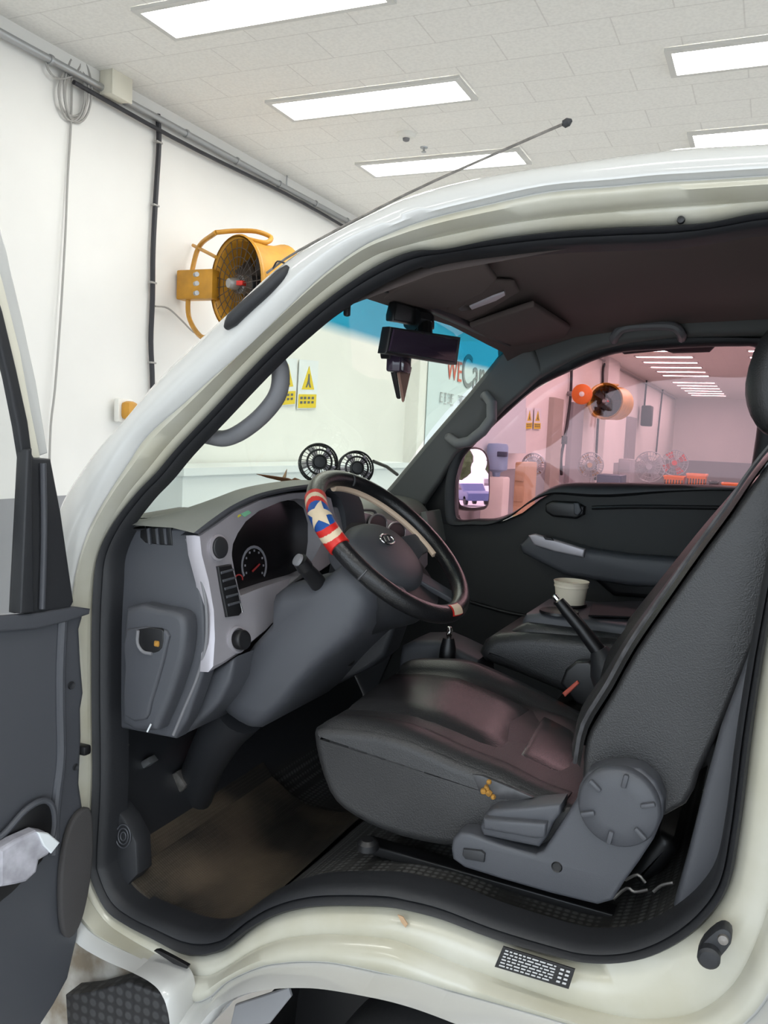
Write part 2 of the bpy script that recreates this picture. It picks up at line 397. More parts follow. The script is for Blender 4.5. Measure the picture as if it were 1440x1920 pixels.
# ---- yellow drum fan on the wall
def drum_fan(c, axis, rad, dep, label, cat='fan'):
    c = Vector(c); a = Vector(axis).normalized()
    t = thing('drum_fan', label, cat, c)
    obj('drum', lathe([(rad*1.04, 0), (rad*1.07, .012), (rad*1.04, .03), (rad*.96, .05), (rad*.93, dep*.5), (rad*.93, dep*.8), (rad*1.0, dep), (rad*.97, dep), (rad*.90, dep*.8), (rad*.90, dep*.4), (rad*.94, .03), (rad*1.0, .004)], c, a, 40, False), 'yellow_paint', t)
    s = a.cross(Vector((0, 0, 1))).normalized(); u_ = s.cross(a)
    g = []
    for k in range(1, 6): g.append(tube(ellipse(c+a*.02, s*rad*k/5*.97, u_*rad*k/5*.97, 36), .0028, closed=True, seg=5))
    for k in range(24):
        an = 2*PI*k/24; d_ = s*math.cos(an)+u_*math.sin(an); g.append(tube([c+a*.02+d_*rad*.12, c+a*.02+d_*rad*.96], .0028, seg=5))
    gr = obj('wire_guard', join(*g), 'fan_dark', t)
    obj('back_guard', lathe([(0.001, dep*.82), (rad*.91, dep*.82)], c, a, 32, False), 'fan_dark', t)
    obj('motor', lathe([(0.001, .10), (rad*.24, .10), (rad*.24, .28), (0.001, .28)], c, a, 24), 'plastic_dark', t)
    obj('motor_cap', lathe([(0.001, -.05), (rad*.10, -.05), (rad*.13, -.02), (rad*.13, .03), (rad*.2, .04), (rad*.2, .1)], c, a, 20), 'galvanized', t)
    obj('label_plate', bbox(c+a*.02+s*rad*.16-u_*.0, (.05, .05, .03), r=.004), 'red_paint', t)
    for k in range(5):
        an = 2*PI*k/5; d_ = s*math.cos(an)+u_*math.sin(an); e_ = a.cross(d_)
        v = [c+a*(.17)+d_*rad*.18-e_*rad*.08, c+a*.20+d_*rad*.18+e_*rad*.08, c+a*.22+d_*rad*.84+e_*rad*.26, c+a*.14+d_*rad*.84-e_*rad*.12]
        obj('fan_blade', slab(v, (a*.003), r=.001, seg=1), 'fan_dark', t)
    return t, s, u_
fc = P(440, 532, x=-3.36)
ft, fs_, fu_ = drum_fan(fc, (.41, .91, 0.04), .30, .36, 'large yellow drum fan bracketed to the wall at upper left')
wx = WX+.10
lp = [P(405, 436, x=wx+.26), P(375, 460, x=wx+.03), P(362, 500, x=wx), P(353, 560, x=wx), P(356, 600, x=wx+.02), P(378, 632, x=wx+.25), P(400, 625, x=wx+.4)]
obj('bracket_loop', tube(lp, .017, sm=5), 'yellow_paint', ft)
obj('top_handle', tube([P(405, 436, x=wx+.26), P(440, 433, x=-3.45), P(480, 434, x=-3.3), P(508, 445, x=-3.2), P(498, 455, x=-3.2), P(470, 450, x=-3.3), P(455, 445, x=-3.35)], .016, sm=5), 'yellow_paint', ft)
obj('bracket_arm', tube([P(362, 460, x=WX+.02), P(405, 482, x=-3.5)], .012), 'yellow_paint', ft)
obj('mounting_plate', bbox(P(372, 535, x=WX+.17), (.30, .10, .20), r=.01), 'yellow_paint', ft)
obj('mounting_bolt', join(*[lathe([(.016, 0), (.016, .03)], P(366, y_, x=WX+.33), (1, -.6, 0), 8) for y_ in (515, 532, 550)]), 'galvanized', ft)
t = thing('warning_beacon', 'small yellow beacon low on the wall at left', 'beacon', P(243, 770, x=WX+.08))
c = P(243, 770, x=WX+.10); obj('beacon_lens', bbox(c, (.08, .10, .12), r=.03), 'yellow_paint', t); obj('beacon_base', bbox(c-Vector((.05, 0, 0)), (.04, .14, .15), r=.01), 'white_plastic', t)
# posters
def poster(l, label, off=.012):
    cs = [Wp(*q, off) for q in l]      # tl, tr, br, bl
    t = thing('warning_poster', label, 'poster', (cs[0]+cs[2])/2, 'warning posters on the front wall')
    ex = (cs[1]-cs[0]); ex.x = 0; ey = (cs[3]-cs[0]); ey.x = 0
    def q(u, v): return cs[0]+ex*u+ey*v
    obj('sheet', slab([q(0, 0), q(1, 0), q(1, 1), q(0, 1)], (.004, 0, 0), r=.001, seg=1), 'paper_white', t)
    obj('caption_band', slab([q(.04, .70), q(.96, .70), q(.96, .98), q(.04, .98)], (.008, 0, 0), r=.0005, seg=1), 'sign_yellow', t)
    obj('triangle', slab([q(.5, .12), q(.82, .60), q(.18, .60)], (.008, 0, 0), r=.0005, seg=1), 'sign_yellow', t)
    obj('symbol', join(slab([q(.47, .28), q(.53, .28), q(.56, .45), q(.64, .56), q(.56, .56), q(.5, .48), q(.42, .56), q(.36, .56), q(.45, .42)], (.010, 0, 0), r=.0003, seg=1)), 'ink_grey', t)
    obj('caption_text', join(*[slab([q(a, b), q(a+.12, b), q(a+.12, b+.05), q(a, b+.05)], (.010, 0, 0), r=.0003, seg=1) for b in (.75, .84) for a in (.12, .3, .5, .7)]), 'ink_grey', t)
poster([(522, 672), (557, 672), (553, 766), (518, 762)], 'yellow warning poster partly behind the grab handle')
poster([(561, 674), (597, 677), (590, 769), (556, 767)], 'right-hand yellow warning poster seen whole through the windshield')
# banner
cs = [Wp(*q, .17) for q in [(805, 640), (985, 640), (985, 850), (795, 850)]]
t = thing('wall_banner', 'white shop banner on the wall behind the far windshield corner', 'banner', cs[3])
obj('banner_sheet', slab(cs, (.01, 0, 0), r=.002, seg=1), 'banner', t)
rotW = Matrix(((0, 0, 1), (1, 0, 0), (0, 1, 0)))
text('lettering_red', 'WE', .36, Wp(853, 697, .19), rotW, 'ink_red', t); text('lettering_dark', 'Car', .62, Wp(888, 702, .19), rotW, 'ink_mid', t)
q0 = Wp(826, 735, .19); kk = []
for k in range(9):
    if k == 4: continue
    a_ = q0+Vector((0, k*.13, 0))
    kk += [box(a_.x, a_.x+.003, a_.y, a_.y+.09, a_.z-.012, a_.z), box(a_.x, a_.x+.003, a_.y+.04*(k % 3), a_.y+.04*(k % 3)+.018, a_.z-.11, a_.z), box(a_.x, a_.x+.003, a_.y, a_.y+.08, a_.z-.12-.02*(k % 2), a_.z-.105-.02*(k % 2)), box(a_.x, a_.x+.003, a_.y+.02, a_.y+.07, a_.z-.06, a_.z-.05)]
obj('small_lettering', join(*kk), 'ink_pale', t, smooth=False)
# cable + box seen past the mirror
t = thing('wall_socket_box', 'small grey box with a cable on the wall beneath the mirror', 'box', Wp(768, 850, .02))
obj('box_body', bbox(Wp(770, 850, .05), (.08, .16, .22), r=.01), 'galvanized', t); obj('cable', tube([Wp(776, 560, .03), Wp(778, 690, .03), Wp(773, 780, .03), Wp(770, 850, .05)], .012, sm=4, seg=8), 'black_cable', t)
# low white workbench by the wall, seen over the dashboard
t = thing('workbench', 'low white counter against the wall beyond the dashboard', 'bench', (WX+.4, 4.9, GZ))
a_ = P(345, 878, x=WX+.5); b_ = P(570, 872, x=WX+.5)
obj('bench_top', box(WX+.03, WX+.5, a_.y, b_.y+2.2, a_.z-.05, a_.z), 'paper_white', t)
obj('front_panel', box(WX+.03, WX+.47, a_.y+.03, b_.y+2.17, GZ, a_.z-.05), 'paper_white', t)
# ---- the shop beyond the passenger window
def cable(l, label, off=.05): tag(obj('wall_cable', tube([Wp(*q, off) for q in l], .03, sm=3, seg=6), 'black_cable'), label, 'cable', 'cables on the wall beyond the passenger window')
cable([(1072, 680), (1070, 740), (1064, 790), (1058, 825), (1052, 860), (1053, 890)], 'cable with a plug at the wall left of the orange beacon')
cable([(1140, 672), (1131, 690), (1130, 725)], 'short bent cable above the distant drum fan')
cable([(1122, 775), (1118, 850), (1116, 900)], 'cable dropping below the distant drum fan')
cable([(1243, 725), (1236, 790), (1230, 852)], 'cable on the distant wall left of the corner')
cable([(1213, 705), (1208, 765)], 'cable above the black wall speaker')
cable([(937, 785), (935, 838)], 'cable above the blue water bottle')
tag(obj('wall_plug', bbox(Wp(1057, 825, .08), (.08, .3, .16), r=.01), 'plastic_dark'), 'dark plug block on the hanging cable', 'plug')
t = thing('orange_beacon', 'round orange beacon beside the distant drum fan', 'beacon', Wp(1091, 739, .3))
c = P(1091, 739, x=-3.5); obj('beacon_lens', lathe([(0.001, -.04), (.12, -.03), (.19, 0), (.20, .05), (.15, .10)], c, (-.15, 1, 0), 24), 'orange_crate', t); obj('beacon_bulb', lathe([(.001, -.06), (.05, -.05), (.05, -.03)], c, (-.15, 1, 0), 16), 'white_plastic', t)
obj('beacon_arm', tube([Wp(1066, 738, .02), c+Vector((0, .1, 0))], .05, seg=8), 'wall_dado', t)
f2, _, _ = drum_fan(P(1134, 752, x=-3.42), (.1, 1, 0), .37, 1.0, 'distant orange drum fan seen through the passenger window')
obj('bracket_loop', tube([P(x_, y_, x=-3.5) for x_, y_ in [(1158, 722), (1125, 722), (1108, 735), (1104, 755), (1110, 775), (1125, 783), (1150, 785)]], .03, sm=4, seg=8), 'yellow_paint', f2)
poster([(987, 765), (999, 765), (997, 805), (985, 805)], 'distant yellow warning poster, left of a pair by the beige door', .02)
poster([(1002, 765), (1015, 766), (1013, 806), (1000, 805)], 'distant yellow warning poster, right of a pair by the beige door', .02)
poster([(1175, 795), (1179, 795), (1178, 823), (1174, 823)], 'faint distant poster under the drum fan, left one', .02)
poster([(1183, 795), (1187, 795), (1186, 823), (1182, 823)], 'faint distant poster under the drum fan, right one', .02)
tag(obj('wall_speaker', bbox(P(1213, 780, x=-3.65), (.3, .5, .62), r=.04), 'plastic_dark'), 'small black speaker high on the distant wall', 'speaker')
c = P(884, 846, x=-3.82); tag(obj('red_box', bbox(c, (.1, .8, .30), r=.02), 'red_paint'), 'red box on the wall above the passenger mirror', 'box')
# water cooler
c = P(932, 862, x=-3.55); t = thing('water_cooler', 'white water cooler with a blue bottle seen past the passenger mirror', 'cooler', (c.x, c.y, GZ))
obj('cooler_body', bbox((c.x, c.y, (GZ+.9)/2), (.32, .34, .9-GZ), r=.03), 'white_plastic', t)
obj('water_bottle', lathe([(.05, .9), (.06, .96), (.15, 1.0), (.15, 1.32), (.13, 1.36), (0.001, 1.37)], (c.x, c.y, 0), seg=24), 'cooler_blue', t)
obj('bottle_label', bbox((c.x+.10, c.y-.10, 1.22), (.12, .12, .07), r=.01), 'blue_dark', t)
def pedfan(px, py, x, r, m_, label):
    c = P(px, py, x=x); t = thing('pedestal_fan', label, 'fan', (c.x, c.y, GZ), 'floor fans beyond the passenger window')
    g = [tube(ellipse(c+Vector((0, .02*k, 0)), Vector((r*q, 0, 0)), Vector((0, 0, r*q)), 28), .010, closed=True, seg=5) for k, q in ((0, 1), (3, .98), (-1, .7), (-2, .4))]
    for k in range(28):
        an = 2*PI*k/28; g.append(tube([c+Vector((r*.1*math.cos(an), -.05, r*.1*math.sin(an))), c+Vector((r*math.cos(an), 0, r*math.sin(an)))], .007, seg=4))
    obj('guard', join(*g), 'galvanized', t); obj('hub', lathe([(.001, -.08), (r*.2, -.08), (r*.22, .2), (.001, .22)], c, (0, 1, 0), 16), m_, t)
    for k in range(4):
        an = PI/2*k+.4; d_ = Vector((math.cos(an), 0, math.sin(an))); e_ = Vector((-math.sin(an), 0, math.cos(an)))
        obj('fan_blade', slab([c+d_*r*.15-e_*r*.1, c+d_*r*.15+e_*r*.1, c+d_*r*.85+e_*r*.45, c+d_*r*.9-e_*r*.15], (0, .02, 0), r=.004, seg=1), m_, t)
    obj('pole', tube([(c.x, c.y+.12, c.z), (c.x, c.y+.12, GZ+.03)], .025, seg=8), 'galvanized', t); obj('base', lathe([(.28, 0), (.27, .03), (.05, .05)], (c.x, c.y+.12, GZ), seg=24), 'plastic_dark', t)
pedfan(1107, 872, -3.2, .24, 'cardboard', 'standing fan with rusty orange blades, leftmost of the distant floor fans')
pedfan(1218, 875, -2.6, .35, 'galvanized', 'largest grey standing fan among the distant floor fans')
pedfan(1265, 868, -2.6, .37, 'red_paint', 'standing fan with red blades behind the orange crates')
def crate(px, py, x, sx, sz, m_, label, cat='crate', nm='plastic_crate'):
    c = P(px, py, x=x); t = thing(nm, label, cat, (c.x, c.y, c.z-sz))
    o = [(c.x-sx/2, c.y, c.z-sz), (c.x+sx/2, c.y, c.z-sz), (c.x+sx/2, c.y+sx*.7, c.z-sz), (c.x-sx/2, c.y+sx*.7, c.z-sz)]
    rings = []
    for ins, zz in ((.02, 0), (.0, sz*.9), (-.015, sz*.9), (-.015, sz), (.02, sz), (.04, .03)):
        rings.append([Vector((v[0]+(ins if v[0] < c.x else -ins), v[1]+(ins if v[1] < c.y+.01 else -ins), c.z-sz+zz)) for v in o])
    obj('crate_body', loft(rings, True, False, True), m_, t, smooth=False)
    obj('rim_slots', join(*[box(c.x-sx/2+sx*(k+.5)/8-.012, c.x-sx/2+sx*(k+.5)/8+.012, c.y-.006, c.y+.01, c.z-sz*.75, c.z-sz*.3) for k in range(8)]), 'plastic_dark' if nm != 'cardboard_box' else m_, t, smooth=False)
    return t, c
X1 = -1.45
tb = thing('parts_table', 'long table carrying the orange crates, top edge just visible', 'table', (X1+.3, P(1320, 905, x=X1).y, GZ))
tc_ = P(1262, 905, x=X1-.1)
zt = tc_.z-.10
obj('table_top', box(X1-.35, X1+1.4, tc_.y-.3, tc_.y+1.2, zt-.05, zt), 'galvanized', tb)
for xx in (X1-.25, X1+1.3):
    for yy in (tc_.y-.2, tc_.y+1.1): obj('leg', box(xx-.03, xx+.03, yy-.03, yy+.03, GZ, zt-.05), 'galvanized', tb)
def boxon(px, w, h, m_, label, nm='plastic_crate', dy=0, top=None):
    q = P(px, 900, y=tc_.y+dy); t = thing(nm, label, 'crate' if nm == 'plastic_crate' else 'box', (q.x, q.y, zt))
    y_ = q.y
    rings = []
    for ins, zz in ((.02, .001), (.0, h*.88), (-.012, h*.88), (-.012, h), (.015, h), (.03, .02)):
        rings.append([Vector((q.x+sx_*(w/2-ins), y_+.2+sy_*(.2-ins), zt+zz)) for sx_, sy_ in ((-1, -1), (1, -1), (1, 1), (-1, 1))])
    obj('crate_body', loft(rings, True, False, True), m_, t, smooth=False)
    obj('side_slots', join(*[box(q.x-w/2+w*(k+.5)/7-.01, q.x-w/2+w*(k+.5)/7+.01, y_-.004, y_+.02, zt+h*.25, zt+h*.7) for k in range(7)]), 'plastic_dark', t, smooth=False)
DY = (tc_.y+1.35)/F if False else (tc_.y+1.35)/FPX
boxon(1263, 34*DY, .10+12*DY, 'orange_crate', 'orange plastic crate on the distant table, left and lower one')
boxon(1305, 32*DY, .10+18*DY, 'orange_crate', 'taller orange plastic crate at the middle of the distant table')
boxon(1378, 42*DY, .10+5*DY, 'orange_crate', 'orange plastic crate at the right end of the distant table')
boxon(1338, 14*DY, .10+6*DY, 'plastic_dark', 'small dark grey box between the orange crates', nm='parts_bin')
def carton(px, y_top, py_w, y, m_, label, cat='cabinet', nm='tool_cabinet'):
    a_ = P(px-py_w/2, y_top, y=y); b_ = P(px+py_w/2, y_top, y=y)
    t = thing(nm, label, cat, ((a_.x+b_.x)/2, y+.25, GZ))
    obj('cabinet_body', bbox(((a_.x+b_.x)/2, y+.3, (a_.z+GZ)/2), (b_.x-a_.x, .6, a_.z-GZ), r=.02), m_, t)
    for k in range(3): obj('drawer', bbox(((a_.x+b_.x)/2, y-.005, a_.z-.14-.26*k), ((b_.x-a_.x)*.86, .03, .2), r=.01), m_, t)
carton(1142, 889, 46, 14.0, 'blue_dark', 'dark blue cabinet below the distant drum fan')
carton(1172, 860, 24, 18.0, 'wall_dado', 'grey cabinet right of the dark blue one')
carton(976, 866, 20, 9.5, 'cardboard', 'brown carton stack between the water cooler and beige door')
pedfan(1000, 872, -3.2, .17, 'cardboard', 'small brown standing fan left of the beige door')
# ---- outside, behind the truck: seen only in the passenger mirror
def tree(x, y, h, r, label):
    t = thing('tree', label, 'tree', (x, y, GZ)); vs = []
    obj('trunk', tube([(x, y, GZ), (x+.1, y, h*.5), (x, y, h*.7)], [.18, .12, .06], seg=8), 'bark', t)
    bm = bmesh.new(); bmesh.ops.create_icosphere(bm, subdivisions=3, radius=r)
    for v in bm.verts: v.co *= random.uniform(.8, 1.15); v.co.z *= 1.1; v.co += Vector((x, y, h*.75))
    bm.verts.index_update(); obj('crown', ([v.co.copy() for v in bm.verts], [tuple(v.index for v in f.verts) for f in bm.faces]), 'foliage', t, sharp=10); bm.free()
def car(x, y, m_, label, h=1.5, van=False):
    t = thing('parked_car', label, 'car', (x, y, GZ)); L_ = 4.4; w = 1.7
    pr = [(0, .3), (0, .8), (.3, .95), (1.1, 1.0), (1.7, h), (3.6, h), (4.2, 1.0), (4.4, .9), (4.4, .3)] if not van else [(0, .3), (0, 1.1), (.5, 1.3), (.9, 2.0), (4.4, 2.05), (4.4, .3)]
    obj('body', slab([(x+a-2.2, y-w/2, GZ+b) for a, b in pr], (0, w, 0), r=.12), m_, t)
    obj('window_band', slab([(x+a-2.2, y-w/2-.01, GZ+b) for a, b in ([(1.4, 1.05), (1.85, h-.1), (3.5, h-.1), (3.9, 1.05)] if not van else [(.9, 1.3), (1.2, 1.85), (4.0, 1.85), (4.0, 1.3)])], (0, w+.02, 0), r=.02), 'screen_dark', t)
    for a in (.8, 3.5):
        for b in (-w/2, w/2-.2): obj('wheel', lathe([(.1, 0), (.32, 0), (.32, .2), (.1, .2)], (x+a-2.2, y+b, GZ+.32), (0, 1, 0), 20), 'tire', t)
# ================================================================ THE TRUCK
TR = thing('pickup_truck', 'white pickup truck cab with the driver door open, worn black interior', 'truck', (-.6, .7, GZ))
# ---- white door frame, traced at its stations:  C0 seal edge, C1 flange, C2 step, C3 outer skin
ST = [
 ((1560,400),(1560,372),(1560,320),(1560,266)), ((1440,400),(1440,376),(1440,328),(1440,272)), ((1330,420),(1320,384),(1310,336),(1305,279)), ((1250,425),(1240,389),(1235,340),(1230,287)),
 ((1150,429),(1150,396),(1150,348),(1140,299)), ((1040,437),(1040,406),(1030,358),(1005,319)), ((930,451),(925,423),(905,385),(880,341)), ((840,470),(830,442),(805,410),(785,367)),
 ((779,467+6),(760,460),(735,436),(715,397)), ((717,497),(700,480),(675,466),(650,430)), ((654,537),(635,522),(607,517),(575,468)), ((592,585),(570,575),(545,575),(510,515)),
 ((525,646),(500,638),(470,648),(440,580)), ((467,704),(440,698),(405,705),(371,644)), ((404,771),(375,768),(345,757),(306,708)), ((342,837),(314,834),(278,815),(244,785)),
 ((303,883),(276,881),(240,870),(198,833)), ((266,921),(240,925),(205,925),(162,880)), ((223,976),(203,985),(172,985),(131,928)), ((194,1033),(178,1045),(150,1050),(112,985)),
 ((183,1093),(168,1110),(138,1110),(95,1060)), ((180,1180),(165,1185),(130,1185),(80,1160)), ((180,1300),(165,1300),(125,1300),(70,1290)), ((181,1467),(166,1467),(130,1470),(70,1470)),
 ((173,1600),(158,1610),(130,1620),(90,1630)), ((178,1640),(158,1665),(132,1688),(100,1705)), ((206,1700),(196,1725),(168,1742),(140,1762)), ((243,1729),(238,1757),(218,1772),(196,1792)),
 ((297,1758),(290,1787),(275,1798),(262,1812)), ((335,1779),(325,1806),(314,1818),(304,1826)), ((360,1787),(348,1820),(338,1836),(328,1846)), ((376,1788),(362,1828),(352,1862),(338,1885)), ((388,1788),(376,1830),(368,1880),(345,1965)), ((402,1785),(395,1828),(398,1868),(392,1925)), ((431,1775),(425,1813),(430,1840),(425,1886)),
 ((472,1742),(475,1782),(488,1814),(470,1858)), ((514,1717),(525,1762),(535,1806),(528,1845)), ((560,1702),(575,1754),(582,1804),(580,1841)), ((618,1695),(630,1752),(635,1808),(635,1843)), ((720,1696),(725,1760),(725,1828),(725,1855)),
 ((770,1703),(775,1776),(777,1840),(778,1868)), ((835,1720),(830,1797),(830,1854),(832,1888)), ((930,1755),(945,1840),(935,1882),(920,1930)), ((1040,1785),(1070,1882),(1062,1918),(1030,1975)), ((1100,1798),(1160,1905),(1155,1950),(1140,2010)),
 ((1165,1799),(1235,1910),(1240,1960),(1240,2030)), ((1225,1786),(1310,1895),(1330,1960),(1350,2040)), ((1285,1755),(1375,1845),(1420,1900),(1460,1960)), ((1335,1710),(1420,1760),(1475,1800),(1530,1850)), ((1370,1650),(1448,1665),(1510,1690),(1580,1710)),
 ((1387,1560),(1460,1560),(1530,1560),(1600,1560)), ((1398,1480),(1470,1480),(1540,1480),(1610,1480)), ((1410,1380),(1485,1380),(1550,1380),(1620,1380)), ((1432,1230),(1505,1220),(1570,1220),(1640,1220)), ((1465,1050),(1540,1030),(1600,1020),(1670,1010)),
 ((1490,900),(1560,880),(1620,870),(1690,850)), ((1505,700),(1570,680),(1630,660),(1700,640)), ((1500,520),(1565,480),(1630,440),(1700,400)), ((1560,400),(1620,372),(1680,320),(1740,266)),
]
ST[-1] = ((1540,440),(1600,410),(1660,360),(1720,300))
n_ = len(ST)
def ring(k, y): return [P(*s[k], y=(y(i) if callable(y) else y)) for i, s in enumerate(ST)]
def yskin(i): return .05 if 9 <= i <= 22 else (.07 if i < 9 else (-.055*min(1, max(0, (i-24)/6)) if i < 46 else -.03))
r0 = cr(ring(0, .035), 4, True); r0b = cr(ring(0, .03), 4, True)
r1 = cr(ring(1, .012), 4, True); r2 = cr(ring(2, -.012), 4, True); r3 = cr(ring(3, yskin), 4, True)
def lerp(a, b, t, off=Vector((0, 0, 0))): return [p*(1-t)+q*t+off for p, q in zip(a, b)]
dn = Vector((0, -1, 0))
def bulge(a, b, t, k):
    return [p*(1-t)+q*t+dn*(k*(1 if i < 88 else .15 if i <= 96 else min(1, .15+.85*(i-96)/24))) for i, (p, q) in enumerate(zip(a, b))]
rings = [lerp(r0, r0, 0, Vector((0, .03, 0))), r0, lerp(r0, r1, .5, dn*.010), lerp(r0, r1, .9, dn*.004), r1, lerp(r1, r2, .10, dn*.010), lerp(r1, r2, .5, dn*.018), lerp(r1, r2, .88, dn*.008), r2,
         bulge(r2, r3, .08, .020), bulge(r2, r3, .3, .040), bulge(r2, r3, .6, .045), bulge(r2, r3, .85, .025), r3]
# behind the silhouette the skin turns inward: windshield pillar, roof, arch return
def back(i4):
    i = i4//4
    return Vector((0, .05, 0))
N4 = len(r3)
rings.append([p+Vector((0, .05, 0)) for p in r3])
BODY = obj('body_shell', loft(rings, True), ['truck_white'], TR, sharp=60)
# flange gets the slightly darker, yellower jamb white
for p in BODY.data.polygons: p.material_index = 0
BODY.data.materials.append(MATS['truck_jamb'])
for p in BODY.data.polygons:
    if p.index < N4*7: p.material_index = 1
# roof skin and cab back / far side
rt = [P(*s[3], y=.12) for s in ST[:12]][::-1]
roof_rings = []
RX = [(-.74, 1.69), (-.66, 1.76), (-.5, 1.81), (-.2, 1.835), (.3, 1.84)]
edge = [P(575, 470, y=.10), P(785, 369, y=.11), P(1005, 321, y=.12), P(1230, 290, y=.12), P(1560, 268, y=.12)]
edge.append(Vector((.37, .12, edge[-1].z+.004)))
roof = [edge, [e+Vector((0, .15, .035)) for e in edge], [e+Vector((0, .6, .06)) for e in edge], [e+Vector((0, 1.05, .035)) for e in edge], [e+Vector((0, 1.22, 0)) for e in edge], [e+Vector((0, 1.26, -.12)) for e in edge]]
obj('roof', loft([cr(r_, 5) for r_ in roof]), 'truck_white', TR, sharp=60)
obj('cab_side_panel', slab([Vector((a, -.035, b)) for a, b in ((.06, -.05), (.375, -.05), (.375, 1.74), (.33, 1.80), (.10, 1.79))], (0, .06, 0), r=.02), 'truck_white', TR)
obj('cab_side_cap', slab([Vector((a, .0, b)) for a, b in ((.04, 1.72), (.375, 1.72), (.375, 1.835), (.04, 1.825))], (0, .14, 0), r=.03), 'truck_white', TR)
obj('cab_back_panel', slab([Vector((.345, a, b)) for a, b in ((-.02, -.05), (1.37, -.05), (1.37, 1.72), (1.28, 1.84), (.08, 1.84), (-.02, 1.74))], (.035, 0, 0), r=.012), 'truck_white', TR)
obj('far_side_panel', slab([Vector((a, 1.36, b)) for a, b in ((-1.35, -.05), (.36, -.05), (.36, 1.25), (-1.0, 1.10), (-1.35, 1.08))], (0, .03, 0), r=.01), 'truck_white', TR)
bed = obj('cargo_bed', join(box(.45, 3.3, -.03, 1.38, .42, .52), box(.45, 3.3, -.06, -.03, .52, .88), box(.45, 3.3, 1.38, 1.41, .52, .88), box(.45, .49, -.03, 1.38, .52, .88), box(3.27, 3.3, -.03, 1.38, .52, .88)), 'truck_white', TR)
obj('chassis_rail', join(box(.2, 3.2, .3, .38, .28, .42), box(.2, 3.2, .97, 1.05, .28, .42)), 'plastic_black', bed)
# door seal (black weatherstrip) between the white flange and the cabin
SI = [((1560,430)),((1440,427)),((1330,444)),((1250,454)),((1150,458)),((1040,463)),((930,474)),((845,484)),((785,499)),((725,526)),((663,562)),((605,606)),((540,663)),((483,720)),((420,787)),((358,852)),((319,899)),((282,938)),((242,992)),((219,1045)),((215,1100)),((211,1180)),((210,1300)),((211,1467)),((205,1600)),((207,1630)),((226,1672)),((262,1702)),
 ((312,1724)),((345,1737)),((368,1743)),((382,1745)),((392,1745)),((408,1744)),((430,1736)),((468,1708)),((505,1685)),((552,1667)),((612,1656)),((716,1656)),((770,1665)),((835,1681)),((930,1718)),((1040,1753)),((1100,1767)),((1162,1766)),((1212,1752)),((1262,1725)),((1308,1685)),((1340,1635)),((1357,1555)),((1368,1475)),((1380,1378)),((1405,1225)),((1438,1045)),((1462,900)),((1478,700)),((1474,530)),((1520,462))]
si = cr([P(*q, y=.05) for q in SI], 4, True)
seal = [lerp(r0, si, -.05, dn*.0-Vector((0, -.02, 0))), lerp(r0, si, .03, dn*.012), lerp(r0, si, .2, dn*.022), lerp(r0, si, .42, dn*.020), lerp(r0, si, .52, dn*.004), lerp(r0, si, .60, dn*.016), lerp(r0, si, .85, dn*.014), si, [p+Vector((0, .012 if 32 <= i <= 72 else .05, 0)) for i, p in enumerate(si)]]
obj('door_seal', loft(seal, True), 'black_rubber', TR, sharp=60)
# ---- cabin shell (dark liners)
wsT = [P(650, 570, y=.10), P(700, 545, y=.30)]
fl = [P(*q, y=.05) for q in SI[25:48]]
flr = cr(fl, 3)
fz = Vector((0, .012, -.012))
floor_r = [[p+fz for p in flr]]+[[p+Vector((0, w, -.02)) for p in flr] for w in (.3, .7, 1.0, 1.27)]
obj('cab_floor', loft(floor_r), 'floor_vinyl', TR, sharp=50)
# toe board rising to the firewall
tb0 = [P(226, 1672, y=.06), P(211, 1467, y=.06)]
A = floor_r[0][0]
obj('firewall', loft([[Vector((A.x-.01, y_, .40)), Vector((A.x-.02, y_, .52)), Vector((-1.28, y_, .62)), Vector((-1.34, y_, .80)), Vector((-1.36, y_, 1.18))] for y_ in (.04, .5, .9, 1.32)]), 'plastic_dark', TR)
obj('rear_wall', box(.30, .33, .06, 1.34, .35, 1.86), 'plastic_dark', TR)
obj('far_kick_panel', box(-1.38, .33, 1.325, 1.345, .33, 1.10), 'plastic_dark', TR)
# ---- headliner
HX = [(-.745, 1.662), (-.70, 1.690), (-.55, 1.738), (-.3, 1.772), (0, 1.785), (.33, 1.785)]
def sec(y_, dz, dx=0): return [Vector((a+dx, y_, b+dz)) for a, b in HX]
HL = obj('headliner', loft([sec(.07, -.06), sec(.10, -.025), sec(.2, 0), sec(.7, .012), sec(1.0, 0.0), sec(1.15, -.005), sec(1.22, -.03)]), 'headliner', TR, sharp=60)
hl_pl = (Vector((-.6, .7, 1.70)), Vector((-.25, 0, 1)).normalized())
def onhl(l): return PS(l, pl=(Vector((-.62, .7, 1.712)), Vector((-.22, 0, 1)).normalized()))
hv = Vector((-.22, 0, 1)).normalized()
obj('sun_visor', slab(onhl([(715, 545), (800, 498), (870, 478), (905, 480), (930, 510), (905, 535), (850, 562), (800, 568)]), hv*-.016, r=.006), 'headliner', HL)
obj('sun_visor', slab(onhl([(880, 603), (960, 575), (1000, 562), (1068, 606), (1060, 622), (1005, 648), (980, 658), (945, 648)]), hv*-.016, r=.006), 'headliner', HL)
dl = slab(onhl([(855, 580), (875, 565), (930, 542), (950, 540), (953, 549), (935, 560), (880, 582), (862, 585)]), hv*.02, r=.005)
obj('dome_lamp', dl, 'handle_grey', HL); obj('lamp_lens', slab([p-hv*.004 for p in onhl([(880, 573), (925, 553), (945, 546), (947, 551), (930, 561), (884, 578)])], hv*.01, r=.002), 'fan_white', HL)
obj('header_console', slab(onhl([(830, 590), (850, 560), (930, 530), (965, 532), (975, 548), (905, 590), (860, 606)]), hv*.012, r=.006), 'headliner', HL)
